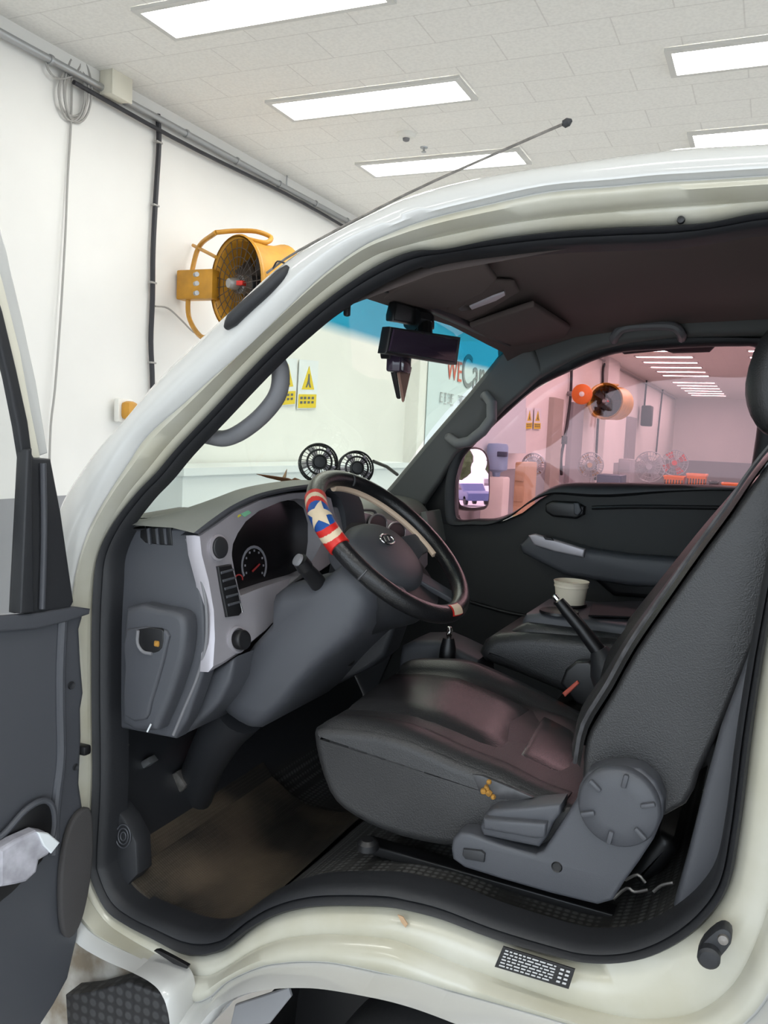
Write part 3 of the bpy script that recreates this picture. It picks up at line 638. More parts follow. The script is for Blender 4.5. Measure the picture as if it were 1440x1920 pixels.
obj('visor_clip', bbox(onhl([(897, 612)])[0], (.02, .025, .012), r=.004), 'plastic_dark', HL); obj('visor_clip', bbox(onhl([(808, 564)])[0], (.02, .025, .012), r=.004), 'plastic_dark', HL)
# ---- passenger side: roof rail, door frame around the pink window, door card
YP = 1.27
WIN = [(862,973),(900,972),(936,970),(973,954),(1007,929),(1040,911),(1073,905),(1160,905),(1257,907),(1340,909),(1397,911),(1403,900),(1412,850),(1421,780),(1424,700),(1420,655),(1380,650),(1300,652),(1248,655),(1169,661),(1120,674),(1073,695),(1007,728),(944,781),(894,830),(868,862),(856,905),(855,950)]
wout = cr(PS(WIN, y=YP+.09), 4, True); win = cr(PS(WIN, y=YP), 4, True)
cw = sum(win, Vector())/len(win)
def grow(l, k, dy=0): return [p+(p-cw).normalized()*k+Vector((0, dy, 0)) for p in l]
obj('window_surround', loft([wout, grow(win, .004), grow(win, .02, -.012), grow(win, .035, -.012), grow(win, .045, .02)], True), 'black_rubber', TR, sharp=60)
# door card below the window
def wall_grid(poly, y_, name, m_, dep=.05, **k): return obj(name, slab(PS(poly, y=y_), (0, dep, 0), r=.01), m_, TR, **k)
DC = wall_grid([(800, 975), (862,982),(905,981),(940,978),(978,962),(1012,936),(1045,918),(1075,911),(1160,911),(1257,913),(1340,915),(1400,917),(1560, 920),(1560, 1330), (1300,1500), (900,1400), (700,1300), (790,1100)], YP+.02, 'passenger_door', 'door_card')
# pillar between windshield and door window, roof rail
wall_grid([(944,648),(985,660),(1040,640),(1110,625),(1290,600),(1440,585),(1560,580),(1560,640),(1420,645),(1248,648),(1169,653),(1118,666),(1068,687),(1002,720),(938,773),(888,822),(862,855),(850,905),(850,975),(862,985),(795,990),(760,960),(800,900),(850,845)], YP+.03, 'door_frame', 'plastic_black', .06)
obj('roof_rail', slab(PS([(985,655),(1060,598),(1200,572),(1440,555),(1560,550),(1560,628),(1440,628),(1270,632),(1180,642),(1110,658),(1060,680),(1000,715),(955,700)], y=YP-.03), (0, .06, 0), r=.02), 'pillar_trim', TR)
APT = obj('windshield_pillar_trim', slab([P(944, 652, y=1.20), P(1000, 655, y=1.22), P(1020, 700, y=1.24), P(945, 765, y=1.24), P(893, 818, y=1.24), P(852, 852, y=1.24), P(820, 905, y=1.24), P(792, 945, y=1.24), P(700, 945, y=1.2), P(732, 908, y=1.2), P(800, 826, y=1.2), P(880, 733, y=1.2)], (0, .05, .0), r=.015), 'pillar_trim', TR)
obj('grab_handle', tube([P(905, 745, y=1.24), P(912, 742, y=1.19), P(922, 756, y=1.17), P(922, 785, y=1.165), P(905, 808, y=1.165), P(880, 828, y=1.17), P(858, 832, y=1.18), P(845, 822, y=1.19), P(838, 818, y=1.24)], [.014, .015, .016, .0165, .0165, .0165, .016, .015, .014], seg=12), 'handle_grey', APT)
obj('assist_grip', tube([P(1152, 640, y=YP), P(1152, 632, y=YP-.05), P(1165, 617, y=YP-.06), P(1190, 612, y=YP-.06), P(1240, 610, y=YP-.06), P(1265, 613, y=YP-.06), P(1278, 626, y=YP-.05), P(1278, 636, y=YP)], .013, sm=3), 'handle_grey', HL)
obj('window_glass', slab(PS([(850,985),(1000,960),(1430,925),(1440,640),(1160,640),(900,790),(845,860)], y=YP+.07), (0, .004, 0), r=.001, seg=1), 'glass_pink', DC, smooth=False)
obj('rain_visor', slab(PS([(1150,650),(1170,664),(1245,657),(1262,662),(1330,660),(1345,645)], y=YP+.10), (0, .012, 0), r=.003, seg=1), 'plastic_dark', DC, smooth=False)
# door card details
obj('inner_handle_cup', slab(PS([(1022,945),(1035,939),(1080,941),(1096,950),(1095,965),(1080,973),(1035,969),(1022,960)], y=YP+.0), (0, .03, 0), r=.008), 'plastic_black', DC)
obj('inner_handle', slab(PS([(1075,943),(1085,943),(1090,958),(1084,967),(1076,964)], y=YP-.015), (0, .02, 0), r=.004), 'plastic_grey', DC)
obj('armrest', slab(PS([(972,1022),(992,1003),(1040,1012),(1110,1032),(1180,1042),(1300,1050),(1300,1105),(1180,1100),(1060,1080),(1010,1055),(978,1038)], y=YP-.06), (0, .08, 0), r=.018), 'plastic_grey', DC)
obj('armrest_trim', slab(PS([(990,1004),(1003,1001),(1050,1015),(1097,1030),(1094,1046),(1040,1035),(1000,1022)], y=YP-.075), (0, .02, 0), r=.006), 'bezel_silver', DC)
obj('window_switch', slab(PS([(1018,1006),(1034,1008),(1038,1014),(1022,1012)], y=YP-.08), (0, .01, 0), r=.002, seg=1), 'plastic_black', DC)
obj('door_pocket', slab(PS([(1100,1055),(1300,1066),(1300,1130),(1150,1118),(1110,1085)], y=YP-.02), (0, .04, 0), r=.015), 'plastic_black', DC)
obj('trim_line', tube(PS([(1110,952),(1200,950),(1350,952)], y=YP+.012), .006, sm=3), 'plastic_black', DC)
obj('trim_line', tube(PS([(880,1128),(960,1150),(1060,1165)], y=YP+.012), .006, sm=3), 'plastic_black', DC)
# ---- passenger side mirror
YM = 1.50
mc = P(888, 898, y=YM)
MN = Vector((.89, -.455, .034)).normalized(); MPL = (mc, MN)
SM = obj('side_mirror', slab(cr(PS([(862,848),(885,838),(908,842),(919,862),(921,900),(918,948),(900,958),(870,957),(856,945),(857,900)], pl=MPL), 4, True), -MN*.07, r=.012), 'plastic_black', TR)
nrm = Vector((.80, -.60, 0.0)).normalized()
gl = cr(PS([(868,850),(885,842),(903,845),(913,862),(916,900),(915,942),(898,951),(872,950),(861,940),(861,900)], pl=(mc+MN*.003, MN)), 4, True)
obj('mirror_glass', slab(gl, -MN*.004, r=.0005, seg=1), 'mirror', SM, smooth=False)
obj('mirror_arm', tube([P(860, 930, y=YM+.02), P(835, 945, y=1.36)], .02, sm=0), 'plastic_black', SM)
obj('corner_cover', slab(PS([(795,938),(850,850),(856,870),(852,985),(800,985)], y=1.29), (0, .03, 0), r=.006), 'plastic_black', TR)
# ---- windshield
WB = [P(258, 962, y=.06), P(300, 952, y=.12), P(400, 925, y=.35), P(560, 906, y=.62), P(680, 905, y=.95), P(745, 908, y=1.24)]
xt = -.735
WT = [P(655, 566, y=.06), P(672, 556, y=.12), P(722, 561, y=.3), P(800, 598, y=.62), P(880, 628, y=.95), P(950, 660, y=1.24)]
WT = [Vector((-.727-.02*math.sin(PI*k/5), y_, 1.675+.010*math.sin(PI*k/5))) for k, y_ in enumerate([.04, .2, .45, .8, 1.05, 1.26])]
WB = [Vector((-1.17+.0*k, y_, 1.215+.01*k)) for k, y_ in enumerate([.04, .2, .45, .8, 1.05, 1.26])]
WB = [Vector((-1.175-.04*math.sin(PI*k/5)+.012*k, y_, 1.20+.006*k)) for k, y_ in enumerate([.04, .2, .45, .8, 1.05, 1.26])]
wr = [[a.lerp(b, t)+Vector((-.03, 0, .03))*math.sin(PI*t) for a, b in zip(cr(WT, 4), cr(WB, 4))] for t in [k/8 for k in range(9)]]
obj('windshield', loft(wr), 'glass_windshield', TR)
obj('sensor_housing', slab(PS([(722,590),(728,566),(760,575),(800,592),(800,618),(775,612),(745,606),(722,602)], x=-.74), (.02, 0, 0), r=.005), 'plastic_black', TR)
obj('headliner_edge', slab(PS([(648,565),(700,546),(760,568),(850,607),(946,650),(946,640),(850,590),(760,550),(700,528),(650,550)], x=-.735), (.02, 0, 0), r=.003), 'plastic_dark', TR)
obj('pillar_stop', bbox(P(651, 578, y=.12), (.012, .012, .03), r=.004), 'plastic_black', TR)
# rear-view mirror with its camera box
yM = .62
MR = obj('rearview_mirror', slab([P(733, 612, x=-.66), P(865, 632, x=-.64), P(858, 684, x=-.64), P(724, 662, x=-.66)], (-.022, .006, 0), r=.004), 'plastic_black', TR)
obj('mirror_screen', slab([P(740, 617, x=-.655), P(859, 637, x=-.635), P(853, 679, x=-.635), P(731, 658, x=-.655)], (-.004, 0, 0), r=.001, seg=1), 'screen_dark', MR)
obj('mirror_stem', tube([P(790, 600, x=-.73), P(795, 612, x=-.71), P(795, 640, x=-.69)], .018, sm=3), 'plastic_black', MR)
obj('mirror_mount', tube([P(772, 598, x=-.73), P(790, 602, x=-.72), P(797, 606, x=-.715)], .026, sm=3), 'plastic_black', MR)
obj('camera_box', bbox(P(748, 682, x=-.69), (.03, .06, .035), r=.004), 'screen_dark', MR)
obj('mirror_knob', lathe([(.001, -.01), (.028, -.008), (.028, .008), (.001, .01)], P(724, 645, x=-.69), (1, .3, 0), 20), 'plastic_black', MR)
t = thing('hanging_pennant', 'small brown pennant hanging under the interior mirror', 'pennant', P(752, 690, x=-.70))
obj('pennant_cloth', slab([P(742, 690, x=-.70), P(768, 688, x=-.70), P(753, 754, x=-.70)], (.006, 0, 0), r=.002, seg=1), 'pennant', t); obj('pennant_side', slab([P(739, 692, x=-.705), P(744, 692, x=-.705), P(752, 748, x=-.705)], (-.01, 0, 0), r=.002, seg=1), 'plastic_black', t)
# ---- driver side grab handle on the A pillar
obj('grab_handle', tube([P(492, 672, y=.06), P(515, 676, y=.09), P(526, 698, y=.10), P(521, 738, y=.10), P(494, 776, y=.10), P(455, 808, y=.10), P(422, 822, y=.10), P(392, 818, y=.09), P(374, 812, y=.06)], .0155, sm=5, seg=12, flat=1.15), 'handle_grey', TR)
# ---- dashboard
pf = [(-1.34, 1.16), (-1.17, 1.205), (-1.09, 1.197), (-1.055, 1.175), (-1.03, 1.12), (-1.01, 1.04), (-1.005, .95), (-1.025, .86), (-1.075, .765), (-1.20, .755), (-1.34, .78)]
pf = [(a-.0, b) for a, b in pf]
pf2 = [(a-(.13 if .85 < b < 1.2 and a > -1.12 else .03), b-(.03 if b > 1.1 else 0)) for a, b in pf]
DS = obj('dashboard', join(slab(PS([(234,992),(345,990),(353,1000),(366,1040),(375,1093),(383,1150),(385,1208),(381,1262),(368,1300),(350,1350),(328,1386),(225,1366),(150,1330),(150,1010)], y=.078), (0, .045, 0), r=.008), slab([Vector((a, .11, b)) for a, b in pf2], (0, .56, 0), r=.01), slab([Vector((a, .66, b)) for a, b in pf], (0, .59, 0), r=.02, sm=2)), 'plastic_grey', TR, sharp=45)
# raised top pad in the middle and far side
obj('top_pad', loft([cr([Vector((-1.19, y_, 1.19)), Vector((-1.12, y_, 1.215+h_)), Vector((-1.02, y_, 1.20+h_)), Vector((-.97, y_, 1.14+h_*.6)), Vector((-.975, y_, 1.08))], 5) for y_, h_ in ((.62, 0), (.70, .0), (.9, .0), (1.1, .0), (1.24, 0))]), 'dash_top_lit', DS)
obj('dash_top_skin', slab([Vector((a, .09, b)) for a, b in [(-1.30, 1.173), (-1.17, 1.208), (-1.09, 1.201), (-1.056, 1.178), (-1.06, 1.172), (-1.09, 1.19), (-1.17, 1.195), (-1.30, 1.16)]], (0, .56, 0), r=.003), 'dash_top_lit', DS)
obj('windshield_gap', slab([Vector((-1.24, y_, z_)) for y_, z_ in ((.10, 1.185), (.10, 1.206), (.30, 1.216), (.30, 1.185))], (.07, 0, 0.004), r=.002), 'plastic_black', DS)
# end panel: vent, fuse cover with pocket
yE = .072
v_ = obj('side_vent', slab(PS([(262,994),(280,990),(320,985),(323,1023),(300,1022),(272,1018),(262,1008)], y=yE+.004), (0, .02, 0), r=.003), 'plastic_black', DS)
obj('vent_vanes', join(*[slab(PS([(x_, 991), (x_+5, 990), (x_+7, 1021), (x_+3, 1021)], y=yE-.002), (0, .012, 0), r=.001, seg=1) for x_ in (274, 290, 305)]), 'plastic_grey', DS)
obj('fuse_cover', slab(PS([(234,1140),(300,1142),(335,1150),(346,1168),(346,1205),(338,1250),(318,1310),(296,1362),(285,1372),(226,1358),(230,1250)], y=yE-.035), (0, .05, 0), r=.014, sm=2), 'plastic_grey', DS)
obj('cover_face', slab(PS([(236,1180),(310,1182),(312,1210),(300,1260),(282,1320),(272,1350),(231,1342),(233,1250)], y=yE-.042), (0, .02, 0), r=.006, sm=2), 'plastic_grey', DS)
obj('cover_pocket', slab(PS([(260,1180),(300,1179),(306,1190),(303,1215),(290,1224),(272,1222),(260,1208)], y=yE-.0435), (0, .02, 0), r=.002, sm=2), 'plastic_black', DS)
obj('pocket_lip', tube(PS([(259,1182),(258,1206),(268,1222),(285,1226)], y=yE-.044), .0035, sm=3), 'handle_grey', DS)
obj('pocket_latch', bbox(P(294, 1207, y=yE-.045), (.012, .006, .012), r=.003), 'foam_orange', DS)
obj('panel_seam', tube(PS([(350,1010),(368,1055),(383,1110),(388,1165),(385,1215),(370,1270),(345,1330),(325,1378)], y=yE+.006), .0035, sm=4), 'handle_grey', DS)
obj('scratch_mark', tube(PS([(283,1358),(276,1372)], y=yE-.04), .0018), 'paper_white', DS)
# silver instrument bezel
BP = (Vector((-.986, .3, 1.04)), Vector((1, -.08, .12)).normalized())
def OB(l, off=0.0): return [p+BP[1]*off for p in PS(l, pl=BP)]
bn = BP[1]
outer = [(360,1004),(395,982),(430,958),(480,936),(540,924),(590,922),(615,935),(625,980),(620,1035),(610,1062),(590,1074),(557,1085),(524,1102),(509,1116),(511,1140),(512,1160),(490,1185),(466,1205),(440,1228),(405,1250),(386,1260),(390,1205),(388,1150),(378,1093),(364,1040)]
inner = [(429,1036),(431,1020),(440,1000),(455,978),(480,958),(520,941),(550,935),(575,938),(592,952),(600,980),(600,1015),(596,1045),(588,1066),(570,1076),(540,1084),(510,1093),(478,1104),(445,1117),(443,1110),(440,1098),(437,1085),(434,1072),(432,1060),(430,1050),(429,1042)]
oo = OB(outer, .012); ii = OB(inner, .008)
BZ = obj('instrument_bezel', loft([OB(outer, -.015), OB(outer, .006), lerp(oo, ii, .06, bn*.002), ii, OB(inner, -.05)], True), 'bezel_silver', DS, sharp=40)
obj('instrument_cluster', slab(OB([(427,1040),(440,990),(480,955),(560,930),(596,945),(606,1000),(598,1062),(560,1080),(500,1098),(443,1119)], -.055), bn*.02, r=.002, seg=1), 'cluster_black', DS)
def hood(l, off): return cr(OB(l, off), 5)
h0 = [(360,1003),(395,980),(430,956),(480,934),(540,921),(590,918),(622,930),(636,960),(640,1005)]
h1 = [(348,1000),(385,972),(425,946),(475,925),(540,912),(595,908),(640,916),(665,940),(675,995)]
hb = cr(OB(h1, .02), 5)
obj('cluster_hood', loft([hood(h0, -.03), hood(h0, .016), hood([((a+c)/2, (b+d)/2) for (a, b), (c, d) in zip(h0, h1)], .022), hb]), 'plastic_grey', DS, sharp=50)
obj('hood_top', loft([hb, [p+Vector((-.05, 0, .006)) for p in hb], [Vector((-1.20, p.y*.9+.02, min(p.z-.0, 1.205))) for p in hb]]), 'dash_top_lit', DS, sharp=60)
# gauges: dial arcs printed on the cluster
cp = -.034
def arcm(cx_, cy_, rx, ry, a0, a1, w, rot=0, off=cp):
    o, i_ = [], []
    for k in range(17):
        a = math.radians(a0+(a1-a0)*k/16)
        for l_, q in ((o, 1), (i_, w)):
            u, v = rx*q*math.cos(a), ry*q*math.sin(a); l_.append((cx_+u*math.cos(rot)-v*math.sin(rot), cy_+u*math.sin(rot)+v*math.cos(rot)))
    return loft([OB(o, off), OB(i_, off)])
obj('speed_dial', join(arcm(500, 1060, 24, 38, -215, 35, .86), *[slab(OB([(500+17*math.cos(a)-1.2, 1060+28*math.sin(a)-2), (500+17*math.cos(a)+1.2, 1060+28*math.sin(a)-2), (500+17*math.cos(a)+1.2, 1060+28*math.sin(a)+2), (500+17*math.cos(a)-1.2, 1060+28*math.sin(a)+2)], cp), bn*.001, r=.0002, seg=1) for a in [math.radians(q) for q in range(-210, 40, 30)]]), 'gauge_print', DS, smooth=False)
obj('speed_needle', slab(OB([(494,1070),(508,1056),(510,1058),(496,1073)], cp+.002), bn*.001, r=.0003, seg=1), 'gauge_red', DS)
obj('small_dial', arcm(472, 1085, 8, 9, -200, 20, .7), 'gauge_red', DS, smooth=False); obj('small_dial', arcm(448, 1088, 8, 9, -200, 20, .7), 'gauge_red', DS, smooth=False)
obj('display_panel', slab(OB([(434,1047),(452,1045),(457,1064),(439,1067)], cp), bn*.002, r=.0003, seg=1), 'lcd_olive', DS)
obj('green_sticker', slab(OB([(440,962),(455,955),(463,962),(450,970)], .011), bn*.001, r=.0002, seg=1), 'sticker_green', DS, label='small green and white sticker'); obj('yellow_sticker', slab(OB([(435,966),(440,963),(444,967),(438,971)], .011), bn*.001, r=.0002, seg=1), 'sticker_yellow', DS, label='tiny yellow sticker')
# controls left of the cluster
def EL(cx_, cy_, rx, ry, off, n=24): return OB([(cx_+rx*math.cos(2*PI*k/n), cy_+ry*math.sin(2*PI*k/n)) for k in range(n)], off)
obj('round_vent', slab(EL(401, 1027, 14, 21, .008), bn*.012, r=.004), 'plastic_dark', DS); obj('vent_ring', loft([EL(398, 1027, 16, 24, .010), EL(398, 1027, 17, 25, .017), EL(399, 1027, 14, 21, .018), EL(400, 1027, 13, 20, .010)], True), 'bezel_silver', DS)
obj('center_vent', slab(OB([(396,1062),(421,1058),(430,1090),(442,1147),(436,1154),(414,1157),(404,1110)], .006), bn*.012, r=.003), 'plastic_black', DS)
obj('vent_vanes', join(*[slab(OB([(400+k*3.4, 1072+k*15), (424+k*3.3, 1066+k*15), (425+k*3.3, 1070+k*15), (401+k*3.4, 1077+k*15)], .016), bn*.004, r=.001, seg=1) for k in range(5)]), 'plastic_grey', DS)
obj('vent_frame', tube(OB([(421,1058),(430,1092),(443,1147)], .014), .0028, sm=3), 'chrome', DS)
obj('mirror_knob', slab(EL(438, 1199, 13, 19, .008), bn*.022, r=.005), 'plastic_black', DS); obj('knob_ring', loft([EL(435, 1199, 17, 25, .008), EL(435, 1199, 18, 26, .015), EL(436, 1199, 15, 22, .017), EL(437, 1199, 13, 20, .010)], True), 'bezel_silver', DS)
# centre stack behind the wheel
CP = (Vector((-.965, .8, 1.12)), Vector((1, 0, .25)).normalized())
def OC(l, off=0): return [p+CP[1]*off for p in PS(l, pl=CP)]
obj('center_bezel', slab(OC([(625,950),(665,955),(700,965),(760,985),(800,1010),(800,1060),(760,1110),(660,1100),(620,1040)], -.02), CP[1]*.025, r=.006), 'bezel_silver', DS)
for (cx_, cy_) in ((658, 985), (700, 985), (735, 1000)):
    q = [(cx_+17*math.cos(2*PI*k/20), cy_+19*math.sin(2*PI*k/20)) for k in range(20)]
    obj('round_vent', slab(OC(q, .004), CP[1]*.01, r=.003), 'plastic_black', DS); obj('vent_ring', tube(OC(q, .014), .0032, closed=True, seg=8), 'bezel_silver', DS)
obj('trim_strip', tube(OC([(655,957),(690,958),(697,964)], .012), .004, sm=3), 'handle_grey', DS)
obj('right_vent', slab(OC([(822,955),(838,958),(848,975),(852,1005),(840,1010),(828,985)], .02), CP[1]*.012, r=.003), 'plastic_black', DS)
obj('vent_vanes', join(*[slab(OC([(824+k*3, 962+k*9), (840+k*3, 960+k*9), (841+k*3, 963+k*9), (825+k*3, 965+k*9)], .032), CP[1]*.004, r=.001, seg=1) for k in range(5)]), 'plastic_grey', DS)
obj('vent_bezel', slab(OC([(790,960),(822,955),(850,965),(858,1010),(845,1020),(800,1010)], -.005), CP[1]*.02, r=.006), 'dash_top_lit', DS)
# ---- steering column shroud and knee panel
KN = obj('steering_column_cover', puff(PS([(506,1112),(550,1092),(606,1078),(650,1050),(690,1110),(668,1185),(610,1240),(560,1290),(512,1345),(468,1376),(432,1366),(396,1330),(420,1280),(462,1212),(504,1165)], y=.20), (0, .36, 0)), 'plastic_grey', TR, sharp=60)
obj('knee_panel', slab(PS([(386,1262),(408,1250),(440,1232),(432,1280),(412,1318),(396,1335),(355,1372),(330,1384),(345,1330),(372,1290)], y=.13), (0, .16, 0), r=.012), 'plastic_grey', DS)
obj('lower_panel', slab(PS([(570,1275),(600,1235),(660,1190),(740,1145),(745,1160),(720,1230),(690,1255),(600,1300)], y=.50), (0, .10, 0), r=.012), 'plastic_dark', DS)
obj('ignition_barrel', lathe([(.001, .02), (.014, .018), (.017, 0), (.017, -.02)], P(648, 1237, y=.46), (.8, -.5, .2), 20), 'plastic_black', KN)
obj('ignition_key', bbox(P(648, 1236, y=.44), (.008, .003, .02), r=.001), 'chrome', KN)
obj('column_boot', tube([P(450, 1330, y=.30), P(418, 1370, y=.32), P(385, 1430, y=.36), P(362, 1490, y=.40)], [.062, .055, .048, .05], sm=3, seg=20), 'plastic_dark', KN)
obj('boot_base', lathe([(.075, -.02), (.07, 0), (.055, .02), (.05, .03)], P(358, 1500, y=.42), (.5, -.1, .8), 24), 'plastic_black', KN)
# stalk
obj('indicator_stalk', join(tube([P(608, 1108, y=.24), P(590, 1085, y=.20), P(568, 1060, y=.16)], [.019, .017, .014], seg=16), tube([P(572, 1064, y=.165), P(562, 1050, y=.15)], [.0165, .0155], seg=16)), 'plastic_black', KN)
obj('stalk_cap', lathe([(.0135, 0), (.012, .006), (.001, .008)], P(560, 1051, y=.148), (-.4, -.6, .4), 18), 'handle_grey', KN)
obj('stalk_collar', lathe([(.030, -.01), (.028, .004), (.02, .01)], P(612, 1110, y=.25), (-.6, -.5, .3), 24), 'plastic_grey', KN)
# ---- steering wheel
WC = Vector((-.735, .365, 1.171)); wb = .854; wroll = -.058
wn = Vector((math.cos(wb)*math.cos(wroll), math.cos(wb)*math.sin(wroll), math.sin(wb)))
e1 = Vector((0, 0, 1)).cross(wn).normalized(); e2 = wn.cross(e1)
WR = .197; TRr = .0195
def tor(t, ph, r=TRr, R_=WR):
    d = e1*math.cos(t)+e2*math.sin(t); return WC+d*R_+(d*math.cos(ph)+wn*math.sin(ph))*r
def torus(r, t0=0, t1=2*PI, nt=96, npn=20, closed=True, R_=WR):
    return loft([[tor(t0+(t1-t0)*i/nt, 2*PI*k/npn, r, R_) for k in range(npn)] for i in range(nt if closed else nt+1)], True, closed, not closed)
SW = obj('steering_wheel', torus(TRr), 'leather_rim', TR, sharp=60)
def proj(p):
    v = p-CAM; c_ = Vector((R.dot(v), U.dot(v), Fw.dot(v))); return 720+FPX*c_.x/c_.z, 960-FPX*c_.y/c_.z
def tfind(px, py): return min([2*PI*k/360 for k in range(360)], key=lambda t: (proj(tor(t, 0, 0))[0]-px)**2+(proj(tor(t, 0, 0))[1]-py)**2)
ta, tm, tb_ = tfind(590, 933), tfind(602, 980), tfind(634, 1030)
def phc(t):
    d = e1*math.cos(t)+e2*math.sin(t); v = (CAM-tor(t, 0, 0)).normalized(); return math.atan2(v.dot(wn), v.dot(d))
# sleeve: red / cream / red, blue middle, red / cream / red, bands bowed around the disc
sgn = 1 if (tb_-ta) % (2*PI) < PI else -1
span = ((tb_-ta)*sgn) % (2*PI)
def sl(u, ph, r=TRr+.003):      # u from 0 to 1 along the sleeve
    return tor(ta+sgn*span*u, ph, r)
nt, npn = 120, 64
vs = [sl(i/nt, 2*PI*k/npn, TRr+.003 if 0 < i < nt else TRr-.002) for i in range(nt+1) for k in range(npn)]; fs = []; ms = []
ph0 = phc(tm)
for i in range(nt):
    for k in range(npn):
        fs.append((i*npn+k, i*npn+(k+1) % npn, (i+1)*npn+(k+1) % npn, (i+1)*npn+k))
        u = (i+.5)/nt; dph = ((2*PI*(k+.5)/npn-ph0+PI) % (2*PI))-PI
        w = abs(u-.5)+.085*(1-min(1, (dph/1.35)**2))*-1
        ms.append(2 if abs(u-.5) < .235-.07*min(1.6, (dph/1.2)**2) else (0 if w < .265-.02 and w > -1 and w < .245 else (1 if w < .335 else 0)))
obj('grip_sleeve', (vs, fs, ms), ['red_vinyl', 'cream_vinyl', 'blue_vinyl'], SW, sharp=60)
star = []
for k in range(10):
    a = -PI/2+.12+2*PI*k/10+.28; rr = .235 if k % 2 == 0 else .10
    star.append((rr*math.sin(a), rr*math.cos(a)))
cvs = []; cfs = []
def sp(u, v): return sl(.5+u, ph0+v*(span*WR)/(TRr+.003), TRr+.0042)
NS = 6
cvs.append(sp(0, 0))
for ring_ in range(1, NS+1):
    for k in range(10):
        a, b = star[k], star[(k+1) % 10]
        for q in range(4):
            t_ = q/4; cvs.append(sp((a[0]*(1-t_)+b[0]*t_)*ring_/NS, (a[1]*(1-t_)+b[1]*t_)*ring_/NS))
for k in range(40): cfs.append((0, 1+k, 1+(k+1) % 40))
for r_ in range(NS-1):
    for k in range(40): cfs.append((1+r_*40+k, 1+r_*40+(k+1) % 40, 1+(r_+1)*40+(k+1) % 40, 1+(r_+1)*40+k))
obj('star_emblem', (cvs, cfs), 'cream_vinyl', SW)
# tan inner stitching line, red edge, cream patch at the bottom of the rim
def arc(p0, p1, ph, r, rad, m_, nm, n=40):
    t0, t1 = tfind(*p0), tfind(*p1); d_ = (t1-t0+PI) % (2*PI)-PI
    obj(nm, tube([tor(t0+d_*k/n, ph, r) for k in range(n+1)], rad, seg=8), m_, SW)
arc((622, 905), (828, 1035), PI+.55, TRr+.001, .0075, 'stitch_tan', 'tan_inner_strip')
arc((795, 985), (858, 1080), -.15, TRr+.001, .0036, 'red_cloth', 'red_edge_strip')
tp = tfind(842, 1148)
pv = [[tor(tp+.095*(i/6-.5)*2, phc(tp)+(-.35+1.1*k/6), TRr+.0025) for k in range(7)] for i in range(7)]
pv2 = [[tor(tp+.115*(i/6-.5)*2, phc(tp)+(-.47+1.34*k/6), TRr+.0012) for k in range(7)] for i in range(7)]
obj('rim_patch', loft(pv), 'cream_vinyl', SW, label='cream patch with red border'); obj('patch_border', loft(pv2), 'red_vinyl', SW)
for q in ((692, 1066), (655, 895)):
    tq = tfind(*q); obj('cover_seam', tube([tor(tq, phc(tq)-1.0+k*.2, TRr+.0006) for k in range(8)], .0022, seg=6), 'leather_worn', SW)
# hub pad and spokes
def WP(u, v, h=0): return WC+e1*u+e2*v+wn*h
padr = []
pad = [(-.085,.045),(-.05,.068),(0,.076),(.05,.068),(.085,.045),(.092,.0),(.075,-.045),(.04,-.072),(0,-.080),(-.04,-.072),(-.075,-.045),(-.092,0)]
for q, h in ((1.0, -.07), (1.02, -.035), (1.0, -.015), (.93, -.004), (.8, .003), (.5, .009), (.2, .011), (.01, .012)): padr.append(cr([WP(a*q*1.25, b*q*1.2-.010, h-.012) for a, b in pad], 4, True))
obj('airbag_pad', loft(padr, True, False, True), 'plastic_grey', SW, sharp=60)
obj('hub_shroud', lathe([(.128, -.0), (.122, -.05), (.095, -.10), (.07, -.15)], WP(0, -.035, -.03), wn, 32), 'plastic_dark', SW)
for sx in (-1, 1):
    obj('spoke', slab([WP(sx*.07, .030, -.025), WP(sx*.19, .022, -.008), WP(sx*.192, -.028, -.008), WP(sx*.15, -.03, -.018), WP(sx*.07, -.055, -.025)], wn*-.014, r=.004), 'plastic_grey', SW)
    obj('spoke', slab([WP(sx*.02, -.05, -.03), WP(sx*.075, -.04, -.03), WP(sx*.115, -.155, -.01), WP(sx*.085, -.172, -.01)], wn*-.014, r=.004), 'plastic_grey', SW)
obj('wheel_emblem', join(tube([WP(.026*math.cos(2*PI*k/28)+.0, .014*math.sin(2*PI*k/28)+.012, .0015) for k in range(28)], .0022, closed=True, seg=8), tube([WP(-.012, .006, .001), WP(-.005, .019, .001)], .0018), tube([WP(.004, .006, .001), WP(.012, .019, .001)], .0018)), 'chrome', SW)
